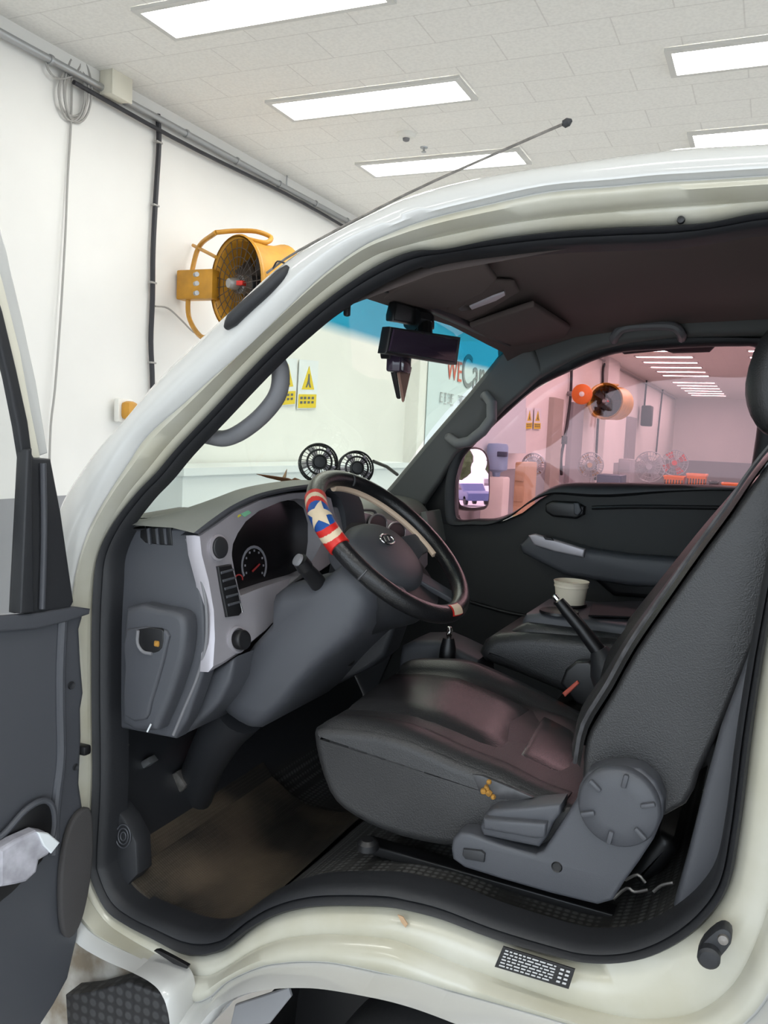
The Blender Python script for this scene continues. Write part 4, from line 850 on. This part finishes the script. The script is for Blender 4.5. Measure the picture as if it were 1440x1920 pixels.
# ---- dash top clip fans (twin)
def clipfan(px, py, y_, r, label):
    c = P(px, py, y=y_); a = Vector((.55, -.8, .12)).normalized(); s = a.cross(Vector((0, 0, 1))).normalized(); u_ = s.cross(a)
    t = thing('dashboard_fan', label, 'fan', c-Vector((0, 0, r*1.1)), 'twin black fans on the dashboard')
    g = [tube(ellipse(c+a*h, s*r*q, u_*r*q, 40), .0028, closed=True, seg=6) for q, h in ((1, 0), (1.0, -.035), (.66, .012), (.36, .016))]
    for k in range(26):
        an = 2*PI*k/26; d_ = s*math.cos(an)+u_*math.sin(an); d2 = s*math.cos(an+.12)+u_*math.sin(an+.12)
        g.append(tube([c+a*.014+d_*r*.34, c+a*.010+d2*r*.7, c+d2*r], .0009, seg=5))
        g.append(tube([c+d_*r, c-a*.035+d_*r], .0014, seg=5))
    obj('guard', join(*g), 'plastic_black', t)
    obj('hub', lathe([(.001, .020), (r*.30, .018), (r*.36, .010), (r*.36, -.03), (.001, -.032)], c, a, 24), 'plastic_dark', t)
    for k in range(5):
        an = 2*PI*k/5; d_ = s*math.cos(an)+u_*math.sin(an); e_ = a.cross(d_)
        obj('fan_blade', slab([c-a*.012+d_*r*.32-e_*r*.12, c-a*.006+d_*r*.32+e_*r*.16, c-a*.004+d_*r*.88+e_*r*.42, c-a*.016+d_*r*.9-e_*r*.05], a*-.002, r=.0005, seg=1), 'fan_white', t)
    obj('stand', tube([c-a*.03, c-a*.035-Vector((0, 0, r*.9)), c-a*.03-Vector((0, 0, r*1.05))], .008, sm=3), 'plastic_black', t)
clipfan(598, 867, .70, .049, 'black clip fan on the dashboard, larger left one of the pair')
clipfan(668, 878, .84, .047, 'black clip fan on the dashboard, right one of the pair')
obj('fan_base', bbox(P(640, 908, y=.78), (.06, .16, .018), r=.006), 'plastic_black', DS)
# dried leaves on the dash, pens
t = tag(obj('dried_leaf', slab([P(480, 889, y=.45), P(505, 892, y=.46), P(540, 897, y=.48), P(565, 908, y=.5), P(530, 903, y=.48), P(500, 896, y=.46)], (0, .004, .001), r=.001, seg=1), 'leaf_brown'), 'long brown dried leaf on the dashboard left of the fans', 'leaf')
t = tag(obj('dried_leaf', slab([P(537, 880, y=.52), P(534, 905, y=.52), P(522, 910, y=.52), P(530, 893, y=.52)], (0, .004, .001), r=.001, seg=1), 'cardboard'), 'short upright dried leaf on the dashboard', 'leaf')
tag(obj('dried_leaf', slab([P(535, 905, y=.5), P(552, 896, y=.5), P(575, 905, y=.5), P(590, 914, y=.5), P(550, 910, y=.5)], (0, .004, .001), r=.001, seg=1), 'leaf_brown'), 'curled reddish leaf against the left dashboard fan', 'leaf')
# wiper arms outside
obj('wiper_arm', tube([Vector((-1.24, .25, 1.20)), Vector((-1.21, .5, 1.225)), Vector((-1.20, .75, 1.215))], .006, seg=8), 'plastic_black', TR)
obj('wiper_arm', tube([P(700, 865, x=-1.2), P(725, 875, x=-1.19), P(745, 890, x=-1.18)], .006, seg=8), 'plastic_black', TR)
# ---- driver seat
YN, YF = .13, .66
cush = [(583,1378),(592,1366),(620,1364),(700,1372),(770,1392),(860,1432),(940,1462),(1000,1492),(1060,1512),(1120,1540),(1130,1600),(1050,1625),(900,1600),(820,1590),(750,1575),(690,1552),(640,1522),(612,1488),(592,1430)]
SE = obj('driver_seat', slab(PS(cush, y=YN), (0, YF-YN, 0), r=.022, seg=5, sm=2), 'leather', TR, sharp=60)
# bolsters and insert on top of the cushion
def topline(f, n=14): return [f(k/n) for k in range(n+1)]
nearT = [P(*q, y=YN+.01) for q in [(592,1366),(620,1364),(700,1372),(770,1392),(860,1432),(940,1462),(1000,1492),(1060,1512)]]
def lift(l, dy, dz): return [p+Vector((0, dy, dz)) for p in l]
zz = [-.002, .0, .0, 0, 0, 0, 0, 0]
farT = [P(*q, y=YF-.02) for q in [(757,1255),(775,1243),(830,1240),(890,1246),(960,1275),(1030,1310),(1095,1345),(1150,1380)]]
cross = [(0, 0, 0), (.03, .012, 0), (.10, .010, 0), (.155, .001, 0), (.18, -.012, 0), (.22, -.006, 0), (.5, .008, 0), (.78, -.004, 0), (.82, -.012, 0), (.845, .002, 0), (.90, .016, 0), (.97, .012, 0), (1.0, -.01, 0)]
rows = []
for t_, dz, _ in cross:
    l = [a.lerp(b, t_)+Vector((0, 0, dz)) for a, b in zip(nearT, farT)]
    for i in (0,): l[i] = l[i]+Vector((.0, 0, -.012 if abs(t_-.5) < .5 else 0))
    rows.append(cr(l, 4))
obj('seat_top', loft(rows), 'leather', SE, sharp=70)
# centre insert panels
def onseat(u, v, dz=.0):   # u front->back 0..1, v near->far
    k = u*(len(nearT)-1); i = min(int(k), len(nearT)-2); f = k-i
    a = nearT[i].lerp(nearT[i+1], f); b = farT[i].lerp(farT[i+1], f); return a.lerp(b, v)+Vector((0, 0, dz))
def panel(u0, u1, v0, v1, h, nm, m_='leather_insert'):
    g = []
    for i in range(9):
        rr = []
        for k in range(13):
            s_, t_ = i/8, k/12; hh = h*min(1, 6*s_, 6*(1-s_), 6*t_, 6*(1-t_))**.5 if 0 < s_ < 1 and 0 < t_ < 1 else -.012
            rr.append(onseat(u0+(u1-u0)*t_, v0+(v1-v0)*s_, hh+.004*math.sin(PI*s_)))
        g.append(rr)
    return obj(nm, loft(g), m_, SE, sharp=80)
panel(.03, .70, .19, .81, .007, 'seat_insert'); panel(.715, .99, .19, .81, .006, 'seat_insert')
def seam(l, nm='piping', r=.003, m_='leather'): return obj(nm, tube(l, r, sm=3, seg=6), m_, SE)
seam([p+Vector((0, .012, .004)) for p in nearT[1:7]])
# tear with foam
obj('foam_tear', join(*[bbox(P(a, b, y=YN-.002), (s_*1.0, .012, s_), r=.004, rot=Matrix.Rotation(k*.7, 3, 'Y')) for k, (a, b, s_) in enumerate([(917,1466,.009),(912,1475,.008),(907,1483,.011),(917,1487,.011),(925,1494,.009),(915,1479,.006)])]), 'foam_orange', SE)
obj('worn_patch', slab(PS([(885,1452),(905,1455),(960,1478),(1000,1496),(985,1500),(935,1500),(900,1490)], y=YN-.001), (0, .01, 0), r=.003, seg=2), 'leather_worn', SE, label='scuffed grey patch beside the tear')
# backrest
backp = [(1100,1500),(1092,1440),(1096,1400),(1107,1367),(1152,1292),(1194,1217),(1257,1125),(1319,1037),(1377,958),(1425,890),(1480,830),(1540,800),(1620,830),(1600,930),(1540,1010),(1480,1090),(1432,1180),(1382,1296),(1345,1380),(1311,1450),(1285,1510),(1200,1540)]
bp3 = PS(backp, y=YN)
obj('backrest', slab(bp3, (0, YF-YN, 0), r=.012, r2=.035, seg=6, sm=2), 'leather', SE, sharp=60)
# side bolsters of the backrest
fr_ = PS([(1092,1440),(1107,1367),(1152,1292),(1194,1217),(1257,1125),(1319,1037),(1377,958),(1425,888),(1480,826),(1540,795)], y=YN)
bt = []
for s_, h in ((0.0, .0), (.04, .02), (.12, .030), (.19, .010), (.24, -.008), (.5, .004), (.72, .0), (.79, .026), (.87, .056), (.95, .048), (1, .01)):
    bt.append(cr([p+Vector((-h*.85*(1.1-.12*k)-.004, s_*(YF-YN), h*.5*(1.1-.12*k))) for k, p in enumerate(fr_)], 3))
obj('backrest_bolsters', loft(bt), 'leather', SE, sharp=70)
seam([p+Vector((-.012, -.006, .008)) for p in fr_], 'piping', .0038, 'leather_worn')
hd = P(1470, 715, y=.39)
prf = cr(PS([(1440,612),(1412,655),(1396,715),(1399,758),(1416,795),(1445,815),(1500,815),(1560,770),(1570,680),(1530,620),(1480,600)], y=.28), 2, True)
obj('headrest', slab(prf, (0, .24, 0), r=.04, seg=6), 'leather', SE, sharp=60)
for yy in (.34, .46): obj('headrest_post', tube([P(1480, 800, y=yy), P(1490, 880, y=yy)], .007), 'steel_worn', SE)
# recliner cover, knob, lever
yR = YN-.045
rc = [(845,1592),(848,1574),(862,1562),(880,1563),(950,1588),(1003,1603),(1018,1596),(1050,1548),(1080,1500),(1085,1475),(1100,1450),(1130,1438),(1165,1436),(1200,1442),(1228,1465),(1244,1500),(1242,1535),(1225,1575),(1197,1618),(1170,1655),(1148,1690),(1120,1698),(1030,1676),(940,1650),(870,1628),(848,1612)]
obj('recliner_cover', slab(PS(rc, y=yR), (0, .05, 0), r=.007, seg=3), 'plastic_grey', SE, sharp=40)
kc = P(1160, 1513, y=yR-.012); kr = .0515*1.0
kr = (P(1236, 1513, y=yR-.012)-P(1084, 1513, y=yR-.012)).length/2
obj('recliner_knob', lathe([(kr, .016), (kr*1.02, .004), (kr*.99, -.003), (kr*.93, -.008), (kr*.5, -.010), (.001, -.010)], kc, (0, 1, 0), 48), 'plastic_grey', SE, sharp=50)
for k in range(6):
    an = 2*PI*k/6+.35; d_ = Vector((math.cos(an), 0, math.sin(an))); obj('knob_rib', bbox(kc+d_*kr*.76+Vector((0, -.011, 0)), (kr*.36, .010, kr*.13), rot=Matrix.Rotation(-an, 3, 'Y'), r=.003), 'plastic_grey', SE)
obj('recliner_lever', slab(PS([(899,1552),(908,1528),(925,1518),(1052,1508),(1050,1528),(1036,1545),(1024,1572),(1010,1590),(960,1580),(905,1568)], y=yR+.006), (0, .06, 0), r=.008, seg=3), 'plastic_grey', SE)
obj('lever_face', slab(PS([(905,1535),(1024,1545),(1020,1572),(1005,1574),(905,1556)], y=yR-.01), (0, .03, 0), r=.006, seg=3), 'plastic_grey', SE)
obj('button_cover', slab(PS([(868,1592),(902,1596),(909,1602),(907,1618),(872,1612),(866,1604)], y=yR-.006), (0, .012, 0), r=.003, seg=2), 'plastic_dark', SE)
obj('screw_hole', lathe([(.001, .004), (.006, .002), (.0085, -.001), (.0095, .0005)], P(1044, 1626, y=yR-.0006), (0, 1, 0), 20), 'plastic_black', SE)
# underside: rail, bolt, wires
obj('seat_rail', slab([P(680, 1580, y=.17), P(1150, 1715, y=.17), P(1150, 1735, y=.17), P(680, 1600, y=.17)], (0, .04, 0), r=.004), 'plastic_black', SE)
obj('rail_bolt', lathe([(.022, 0), (.02, .012), (.012, .018), (.001, .018)], P(690, 1580, y=.14)-Vector((0, 0, .01)), (0, -.1, 1), 16), 'plastic_black', SE)
obj('seat_skirt', slab(PS([(1180,1640),(1235,1560),(1262,1575),(1270,1600),(1240,1640),(1200,1665)], y=.30), (0, .2, 0), r=.02), 'plastic_black', SE)
obj('wire_bundle', join(*[tube(PS(q, y=.2), .003, sm=3, seg=6) for q in ([(1150,1685),(1175,1665),(1190,1672),(1215,1668)], [(1172,1650),(1195,1640),(1210,1655)], [(1225,1672),(1240,1660),(1262,1655)])]), 'steel_worn', SE)
# belt buckle
obj('belt_buckle', slab(PS([(1050,1282),(1060,1256),(1080,1240),(1105,1240),(1125,1262),(1110,1330),(1080,1320)], y=.67), (0, .03, 0), r=.008), 'plastic_black', SE)
obj('release_button', slab(PS([(1054,1300),(1082,1276),(1086,1282),(1059,1307)], y=.664), (0, .012, 0), r=.002, seg=1), 'ink_red', SE)
# ---- folded centre seat with cup holders, centre cushion, passenger cushion
CSt = obj('center_seat', slab(PS([(894,1225),(905,1203),(925,1190),(985,1186),(1150,1200),(1250,1240),(1250,1330),(1120,1340),(1050,1300),(960,1262),(905,1242)], y=.72), (0, .30, 0), r=.03, seg=5), 'leather', TR)
CB = obj('folded_backrest', slab(PS([(952,1205),(957,1182),(985,1168),(1080,1180),(1260,1205),(1260,1320),(1120,1290),(1048,1276),(986,1262),(962,1238)], y=.74), (0, .30, 0), r=.022, seg=4), 'leather', CSt)
ctz = P(1000, 1150, y=.80).z
obj('tray_top', slab(PS([(975,1186),(978,1165),(985,1152),(1010,1150),(1100,1162),(1260,1185),(1260,1215),(1100,1200)], y=.76), (0, .27, 0), r=.015, seg=4), 'plastic_grey', CSt)
tz = P(985, 1152, y=.76).z
def cupholder(px, py, r):
    c = P(px, py, z=tz+.002); obj('cup_holder', lathe([(r*1.12, -.004), (r*1.1, .001), (r, .0015), (r*.93, -.02), (r*.9, -.04), (.001, -.04)], c, (0, 0, 1), 28, False), 'plastic_black', CSt); return c
# cup holder wells are dark discs set into rings
for (a, b, r) in ((1048, 1146, .043), (1069, 1131, .038)):
    c = P(a, b, z=tz+.013); obj('cup_holder', lathe([(r*1.12, -.004), (r*1.1, .002), (r, .002), (r*.97, .0012), (.001, .0012)], c, (0, 0, 1), 32), 'plastic_black', CSt)
obj('tray_recess', slab([P(a, b, z=tz+.012) for a, b in [(1103,1156),(1112,1132),(1205,1130),(1215,1160)]], (0, 0, .004), r=.001, seg=1), 'plastic_black', CSt)
cc = P(1069, 1131, z=tz+.0165)
t = thing('paper_cup', 'cream paper cup standing in the console cup holder', 'cup', cc)
sc = (P(1102, 1095, y=cc.y)-P(1037, 1095, y=cc.y)).length/2; hh = P(1069, 1092, y=cc.y).z-cc.z
obj('cup_wall', lathe([(sc*.80, 0), (sc*.93, hh*.78), (sc*.97, hh*.8), (sc*.97, hh*.86), (sc*.95, hh*.88), (sc*.97, hh*.99), (sc*1.0, hh), (sc*.94, hh), (sc*.90, hh*.8), (sc*.76, .004)], cc, seg=40), 'paper_cup', t, sharp=50)
obj('stacked_cup', lathe([(sc*.96, hh*.9), (sc*.98, hh*1.05), (sc*1.02, hh*1.07), (sc*1.0, hh*1.09), (sc*.95, hh*1.06), (sc*.85, hh*.4), (.001, hh*.38)], cc, seg=40), 'paper_cup', t, sharp=50)
# parking brake
PB = obj('parking_brake', tube([P(1150, 1262, y=.66), P(1118, 1215, y=.66), P(1090, 1178, y=.66), P(1060, 1142, y=.66), P(1048, 1127, y=.66)], [.018, .017, .0155, .014, .012], seg=14), 'plastic_black', TR)
obj('brake_boot', lathe([(.05, -.03), (.045, 0), (.028, .03), (.02, .045)], P(1140, 1252, y=.66), (-.5, 0, .8), 20), 'plastic_dark', PB); obj('brake_button', lathe([(.007, 0), (.007, .012), (.004, .015)], P(1046, 1125, y=.66), (-.7, 0, .7), 12), 'chrome', PB)
# passenger seat
PS_ = obj('passenger_seat', slab([Vector((-.46, .86, .60)), Vector((-.48, .86, .72)), Vector((-.40, .86, .76)), Vector((.05, .86, .70)), Vector((.05, .86, .56))], (0, .40, 0), r=.03, seg=4), 'leather', TR)
obj('backrest', slab(PS([(1165,1190),(1175,1165),(1257,1062),(1340,968),(1398,915),(1440,880),(1560,860),(1560,1000),(1440,1100),(1300,1250)], y=.72), (0, .50, 0), r=.03, seg=4), 'leather', PS_)
# gear lever console
GC = obj('gear_console', slab(PS([(748,1232),(752,1212),(775,1202),(820,1202),(850,1215),(896,1238),(900,1290),(780,1290),(745,1260)], y=.74), (0, .14, 0), r=.015, seg=4, sm=1), 'plastic_grey', TR)
obj('console_cup_recess', lathe([(.04, 0), (.038, .003), (.03, .001), (.001, .0)], P(800, 1212, y=.80), (0, 0, 1), 24), 'plastic_black', GC)
obj('gear_lever', tube([P(838, 1240, y=.70), P(840, 1215, y=.70), P(841, 1196, y=.70)], [.022, .020, .014], seg=16), 'plastic_black', GC)
obj('gear_knob', lathe([(.006, 0), (.008, .01), (.005, .015), (.010, .018), (.006, .028), (.001, .03)], P(842, 1196, y=.70), (0, 0, 1), 16), 'chrome', GC)
# ---- pedals and footwell
def pedal(l, y_, m_, nm='pedal'): return obj(nm, slab(PS(l, y=y_), (0, .03, 0), r=.004, seg=2), m_, TR)
pd = pedal([(302,1463),(330,1447),(348,1474),(345,1480),(330,1492),(318,1488)], .32, 'steel_worn')
obj('pedal_arm', tube([P(320, 1465, y=.34), P(300, 1425, y=.34), P(292, 1385, y=.34)], .008, sm=3), 'steel_worn', pd)
pd = pedal([(240,1440),(275,1422),(283,1432),(250,1455),(242,1450)], .24, 'galvanized')
obj('pedal_arm', tube([P(265, 1435, y=.27), P(270, 1400, y=.28), P(276, 1372, y=.29)], .008, sm=3), 'plastic_black', pd)
obj('metal_bracket', slab(PS([(213,1400),(226,1392),(232,1400),(226,1430),(213,1428)], y=.14), (0, .02, 0), r=.003, seg=2), 'steel_worn', TR)
FR = obj('foot_rest', slab(PS([(204,1520),(213,1512),(235,1540),(255,1580),(258,1640),(240,1660),(225,1662),(206,1620)], y=.075), (0, .05, 0), r=.006, seg=2), 'plastic_dark', TR)
obj('foot_rest_emblem', join(*[tube([P(231+r_*math.cos(2*PI*k/24)*.62, 1568+r_*math.sin(2*PI*k/24), y=.072) for k in range(24)], .0014, closed=True, seg=5) for r_ in (8, 15, 22)]), 'plastic_grey', FR)
# floor mat (lies on the floor): follows the floor pan
fzm = lambda x: min([(abs(p.x-x), p.z) for p in floor_r[1]])[1]
mo = [(.09, -.185, 0)]
m0 = [P(244, 1668, y=.10), P(300, 1705, y=.08), P(360, 1727, y=.075), P(410, 1738, y=.075), P(440, 1728, y=.08), P(470, 1712, y=.10), P(495, 1695, y=.12), P(515, 1682, y=.12)]
m0 = [Vector((p.x, .085+.0*p.y, fzm(p.x)+.010)) for p in m0]
m1 = [Vector((p.x, .30, fzm(p.x)+.012)) for p in m0]; m2 = [Vector((p.x, .52, fzm(p.x)+.016)) for p in m0]; m3 = [Vector((p.x, .68, fzm(p.x)+.02)) for p in m0]
mm_ = [cr(l, 4) for l in (m0, m1, m2, m3)]
FM = thing('floor_mat', 'dusty black rubber mat in the driver footwell', 'mat', m1[3])
rowsm = cr_rows = mm_
tag_ = obj('mat_sheet', loft([[p-Vector((0, 0, .008)) for p in mm_[0]]]+mm_), 'mat_rubber', FM, sharp=50)
# mat climbs the toe board
c0 = [l[0] for l in mm_]
toe = [[p for p in c0], [p+Vector((-.05, 0, .06)) for p in c0], [p+Vector((-.09, .0, .15)) for p in c0], [p+Vector((-.12, 0, .22)) for p in c0]]
obj('mat_toe_flap', loft(toe), 'mat_rubber', FM, sharp=60)
# ---- B pillar inner trim and belt strip
obj('rear_pillar_trim', slab(PS([(1262,1700),(1290,1600),(1320,1480),(1350,1370),(1400,1240),(1440,1100),(1500,1000),(1500,1250),(1400,1500),(1365,1640),(1320,1700),(1280,1740)], y=.10), (0, .05, 0), r=.01), 'plastic_grey', TR)
# ---- bits on the white frame
LP = (lambda l, y_=-.012: PS(l, y=y_))
lab = LP([(943,1775),(1078,1818),(1066,1855),(927,1813)], -.012)
LB = obj('caution_label', slab(lab, (0, .004, 0), r=.0005, seg=1), 'label_black', BODY, label='black data sticker with rows of small white print')
lab = [p+Vector((0, -.0012, 0)) for p in lab]
def lq(u, v): return lab[0].lerp(lab[1], u).lerp(lab[3].lerp(lab[2], u), v)
rows_ = []
for r_ in range(6):
    u = .05
    while u < .74:
        w_ = random.uniform(.03, .09); v0 = .08+r_*.145
        rows_.append(([lq(u, v0), lq(min(u+w_, .76), v0), lq(min(u+w_, .76), v0+.07), lq(u, v0+.07)], [(0, 1, 2, 3)])); u += w_+.02
for r_ in range(4):
    for c_ in range(2): u = .82+c_*.08; v0 = .12+r_*.2; rows_.append(([lq(u, v0), lq(u+.05, v0), lq(u+.05, v0+.1), lq(u, v0+.1)], [(0, 1, 2, 3)]))
obj('label_text', join(*rows_), 'label_print', BODY, smooth=False)
yS = -.03
sw = obj('door_switch', slab(cr(LP([(1307,1790),(1318,1768),(1342,1746),(1358,1742),(1371,1752),(1370,1772),(1352,1795),(1338,1812),(1318,1812),(1308,1802)], yS), 2, True), (0, .03, 0), r=.004, seg=2), 'plastic_dark', BODY)
obj('switch_plunger', lathe([(.016, 0), (.016, -.014), (.012, -.018), (.001, -.019)], P(1330, 1788, y=yS), (0, 1, 0), 20), 'black_rubber', BODY)
obj('switch_screw', lathe([(.008, 0), (.007, -.004), (.001, -.005)], P(1356, 1761, y=yS), (0, 1, 0), 16), 'steel_worn', BODY)
obj('body_plug', lathe([(.006, 0), (.005, -.006), (.001, -.007)], P(1277, 413, y=.018), (0, 1, 0), 12), 'plastic_black', BODY)
obj('rust_chip', slab(LP([(745,1716),(755,1720),(764,1734),(760,1740),(752,1730)], .010), (0, .004, 0), r=.0008, seg=1), 'leather_worn' if False else 'cardboard', BODY)
# antenna on the A pillar
ab0, ab1 = P(432, 604, y=.02), P(532, 508, y=.04)
AN = obj('antenna_base', tube([P(425, 614, y=-.03), P(436, 600, y=-.035), P(462, 575, y=-.035), P(500, 542, y=-.035), P(526, 516, y=-.03), P(540, 503, y=-.02)], [.006, .0125, .0125, .0115, .0105, .007], sm=3, seg=14), 'plastic_dark', BODY)
obj('antenna_mast', tube([P(500, 512, y=.03), P(560, 470, y=.03), P(760, 365, y=.02), P(975, 268, y=.0), P(1060, 231, y=-.01)], .0022, sm=4, seg=6), 'steel_worn', BODY)
obj('antenna_tip', lathe([(.001, -.008), (.006, -.005), (.0065, .002), (.002, .008)], P(1063, 230, y=-.01), (.9, 0, .4), 14), 'plastic_dark', BODY)
obj('antenna_wire', tube([P(512, 503, y=.02), P(520, 490, y=.01), P(535, 494, y=.02)], .0016, sm=3, seg=5), 'black_cable', BODY)
# ---- lower body left of the wheel arch, step pad, wheel
obj('lower_body_panel', slab([P(-20, 1680, y=.02), P(200, 1700, y=.04), P(350, 1800, y=.03), P(350, 2100, y=.03), P(-20, 2100, y=.03)], (0, .02, 0), r=.003), 'truck_dirty', TR)
obj('front_step_pad', slab([P(122, 1866, y=-.03), P(165, 1862, y=-.03), P(240, 1842, y=-.03), P(322, 1872, y=-.03), P(330, 2000, y=-.03), P(130, 2000, y=-.03)], (0, .05, 0), r=.004), 'step_rubber', TR)
obj('black_slot', slab(PS([(288,1783),(296,1782),(325,1797),(352,1812),(350,1817),(325,1808)], y=-.022), (0, .01, 0), r=.001, seg=1), 'plastic_black', BODY)
ax = -.50; aw = .08
obj('wheel_house', join(lathe([(.44, .14), (.44, .40)], (ax, 0, .0), (0, 1, 0), 40, False), box(-.98, .12, .40, .42, -.3, .38)), 'plastic_black', TR)
obj('inner_fender', slab(PS([(440,1885),(540,1852),(545,1870),(505,1920),(430,1930)], y=.12), (0, .01, 0), r=.002, seg=1), 'wall_dado', TR)
FW_ = obj('front_wheel', lathe([(.19, .02), (.26, .0), (.315, .02), (.335, .05), (.338, .10), (.335, .16), (.31, .19), (.19, .19)], (-.42, .06, GZ+.335), (0, 1, 0), 64, False), 'tire', TR)
obj('wheel_rim', lathe([(.19, .03), (.185, .06), (.12, .07), (.06, .03), (.001, .03)], (-.42, .06, GZ+.335), (0, 1, 0), 40), 'steel_worn', FW_)
for a, b in ((.08, .4),):
    obj('rear_wheel', lathe([(.19, .02), (.26, .0), (.315, .02), (.335, .05), (.338, .10), (.335, .16), (.31, .19), (.19, .19)], (2.0, .06, GZ+.335), (0, 1, 0), 40, False), 'tire', TR)
# ---- open driver door at the left edge
DP = (Vector((-1.207, -.03, 1.0)), Vector((1, -.15, 0)).normalized())
dn_ = DP[1]
def OD(l, off=0): return [p+dn_*off for p in PS(l, pl=DP)]
pan = [(-260,1190),(-120,1183),(0,1175),(70,1170),(110,1150),(135,1138),(160,1142),(158,1160),(152,1180),(155,1240),(160,1300),(155,1330),(156,1380),(152,1470),(158,1512),(168,1543),(168,1604),(160,1665),(149,1756),(131,1835),(104,1885),(79,1924),(40,2000),(-260,2000)]
DD = obj('driver_door', slab(OD(pan, -.05), dn_*.05, r=.006, r2=.012, seg=3), 'plastic_grey', TR, sharp=40)
obj('door_outer_skin', slab(OD([(-260,1180),(100,1165),(158,1150),(150,1180),(156,1300),(150,1470),(162,1540),(156,1665),(128,1830),(75,1920),(30,2000),(-260,2000)], -.075), dn_*.022, r=.004), 'truck_white', DD)
obj('door_shelf_edge', slab(OD([(-260,1165),(0,1152),(60,1148),(135,1136),(162,1140),(160,1150),(115,1165),(60,1178),(-260,1200)], .0), dn_*.014, r=.005), 'plastic_grey', DD)
obj('panel_ridge', tube(OD([(116,1160),(112,1250),(112,1330),(113,1420),(104,1500),(98,1600)], .002), .010, sm=4), 'plastic_grey', DD)
obj('speaker_grille', slab(cr(OD([(160,1512),(166,1545),(166,1605),(158,1668),(145,1722),(128,1752),(112,1748),(105,1700),(106,1630),(118,1560),(138,1522)], .0), 3, True), dn_*.016, r=.006), 'speaker_cloth', DD)
obj('pocket_recess', slab(cr(OD([(-40,1590),(0,1562),(40,1520),(75,1500),(90,1515),(92,1560),(72,1610),(30,1655),(0,1682),(-40,1700)], .004), 2, True), dn_*.008, r=.002, seg=2), 'plastic_black', DD)
obj('pocket_lip', tube(OD([(-40,1592),(0,1560),(40,1516),(72,1498),(90,1508),(94,1545),(82,1592)], .012), .006, sm=4), 'plastic_grey', DD)
t = thing('tissue_packet', 'crumpled silver-white packet stuffed in the driver door pocket', 'packet', OD([(20, 1640)], .03)[0])
tp_ = OD([(-30,1580),(0,1562),(40,1545),(58,1548),(80,1566),(62,1590),(45,1600),(40,1622),(20,1640),(0,1645),(-30,1650)], .016)
obj('packet_wrap', slab(tp_, dn_*.03, r=.006, seg=2), 'tissue_pack', t, sharp=20); obj('packet_fold', slab(OD([(38,1546),(58,1548),(80,1566),(64,1586),(50,1572)], .044), dn_*.008, r=.002, seg=1), 'paper_white', t)
obj('door_plug', lathe([(.008, 0), (.007, .003), (.001, .001)], OD([(133, 1285)], .001)[0], dn_, 16), 'plastic_dark', DD); obj('door_plug', lathe([(.007, 0), (.006, .003), (.001, .001)], OD([(141, 1438)], .001)[0], dn_, 16), 'plastic_dark', DD)
obj('door_check', bbox(OD([(161, 1407)], -.01)[0], (.03, .02, .02), r=.005), 'plastic_black', DD)
# sail trim, frame and glass run
obj('sail_trim', slab(OD([(43,842),(52,840),(62,858),(93,860),(112,960),(136,1128),(128,1142),(76,1148),(70,1150),(27,1150)], -.02), dn_*.025, r=.005), 'plastic_dark', DD)
obj('glass_run', slab(OD([(38,842),(48,840),(52,1146),(26,1148)], -.01), dn_*.03, r=.004), 'black_rubber', DD)
obj('sail_rib', tube(OD([(74,868),(76,1000),(72,1140)], .010), .006, sm=3), 'plastic_grey', DD)
obj('window_frame', slab(OD([(-60,200),(-10,360),(20,470),(50,600),(75,715),(97,850),(80,856),(62,770),(42,660),(10,530),(-20,440),(-80,300)], -.03), dn_*.02, r=.004), 'truck_white', DD)
obj('frame_inner', slab(OD([(-80,300),(-20,440),(8,530),(40,660),(60,770),(78,858),(60,862),(50,790),(30,690),(5,590),(-30,480),(-90,340)], -.022), dn_*.02, r=.003), 'cream_box', DD)
obj('frame_seal', slab(OD([(-92,335),(-32,475),(3,585),(28,690),(50,790),(60,865),(40,862),(30,800),(12,710),(-10,620),(-50,520),(-110,380)], -.015), dn_*.02, r=.004), 'black_rubber', DD)
obj('window_glass', slab(OD([(-120,400),(-20,600),(20,720),(44,860),(48,1150),(-260,1170),(-260,600)], -.012), dn_*.004, r=.001, seg=1), 'glass_clear', DD, smooth=False)
obj('door_mirror', slab(cr(OD([(-40,890),(0,905),(14,930),(22,970),(18,1010),(0,1022),(-40,1030)], -.12), 2, True), dn_*.06, r=.015), 'plastic_dark', DD)
obj('front_pillar_skin', slab([P(112, 960, y=.06), P(160, 885, y=.06), P(200, 900, y=.06), P(190, 1000, y=.06), P(175, 1100, y=.06), P(170, 1650, y=.06), P(90, 1700, y=.06), P(90, 1000, y=.06)], (0, .02, 0), r=.004), 'truck_white', TR)
# outside, seen in the wing mirror
tree(105, 33, 5.2, 2.2, 'round green tree outside, reflected in the passenger mirror'); tree(110, 41, 5.0, 2.0, 'smaller tree outside, reflected in the passenger mirror')
car(62, 24, 'car_white', 'white van outside, reflected in the passenger mirror', van=True); car(56, 19.5, 'car_blue', 'blue car outside, reflected in the passenger mirror')
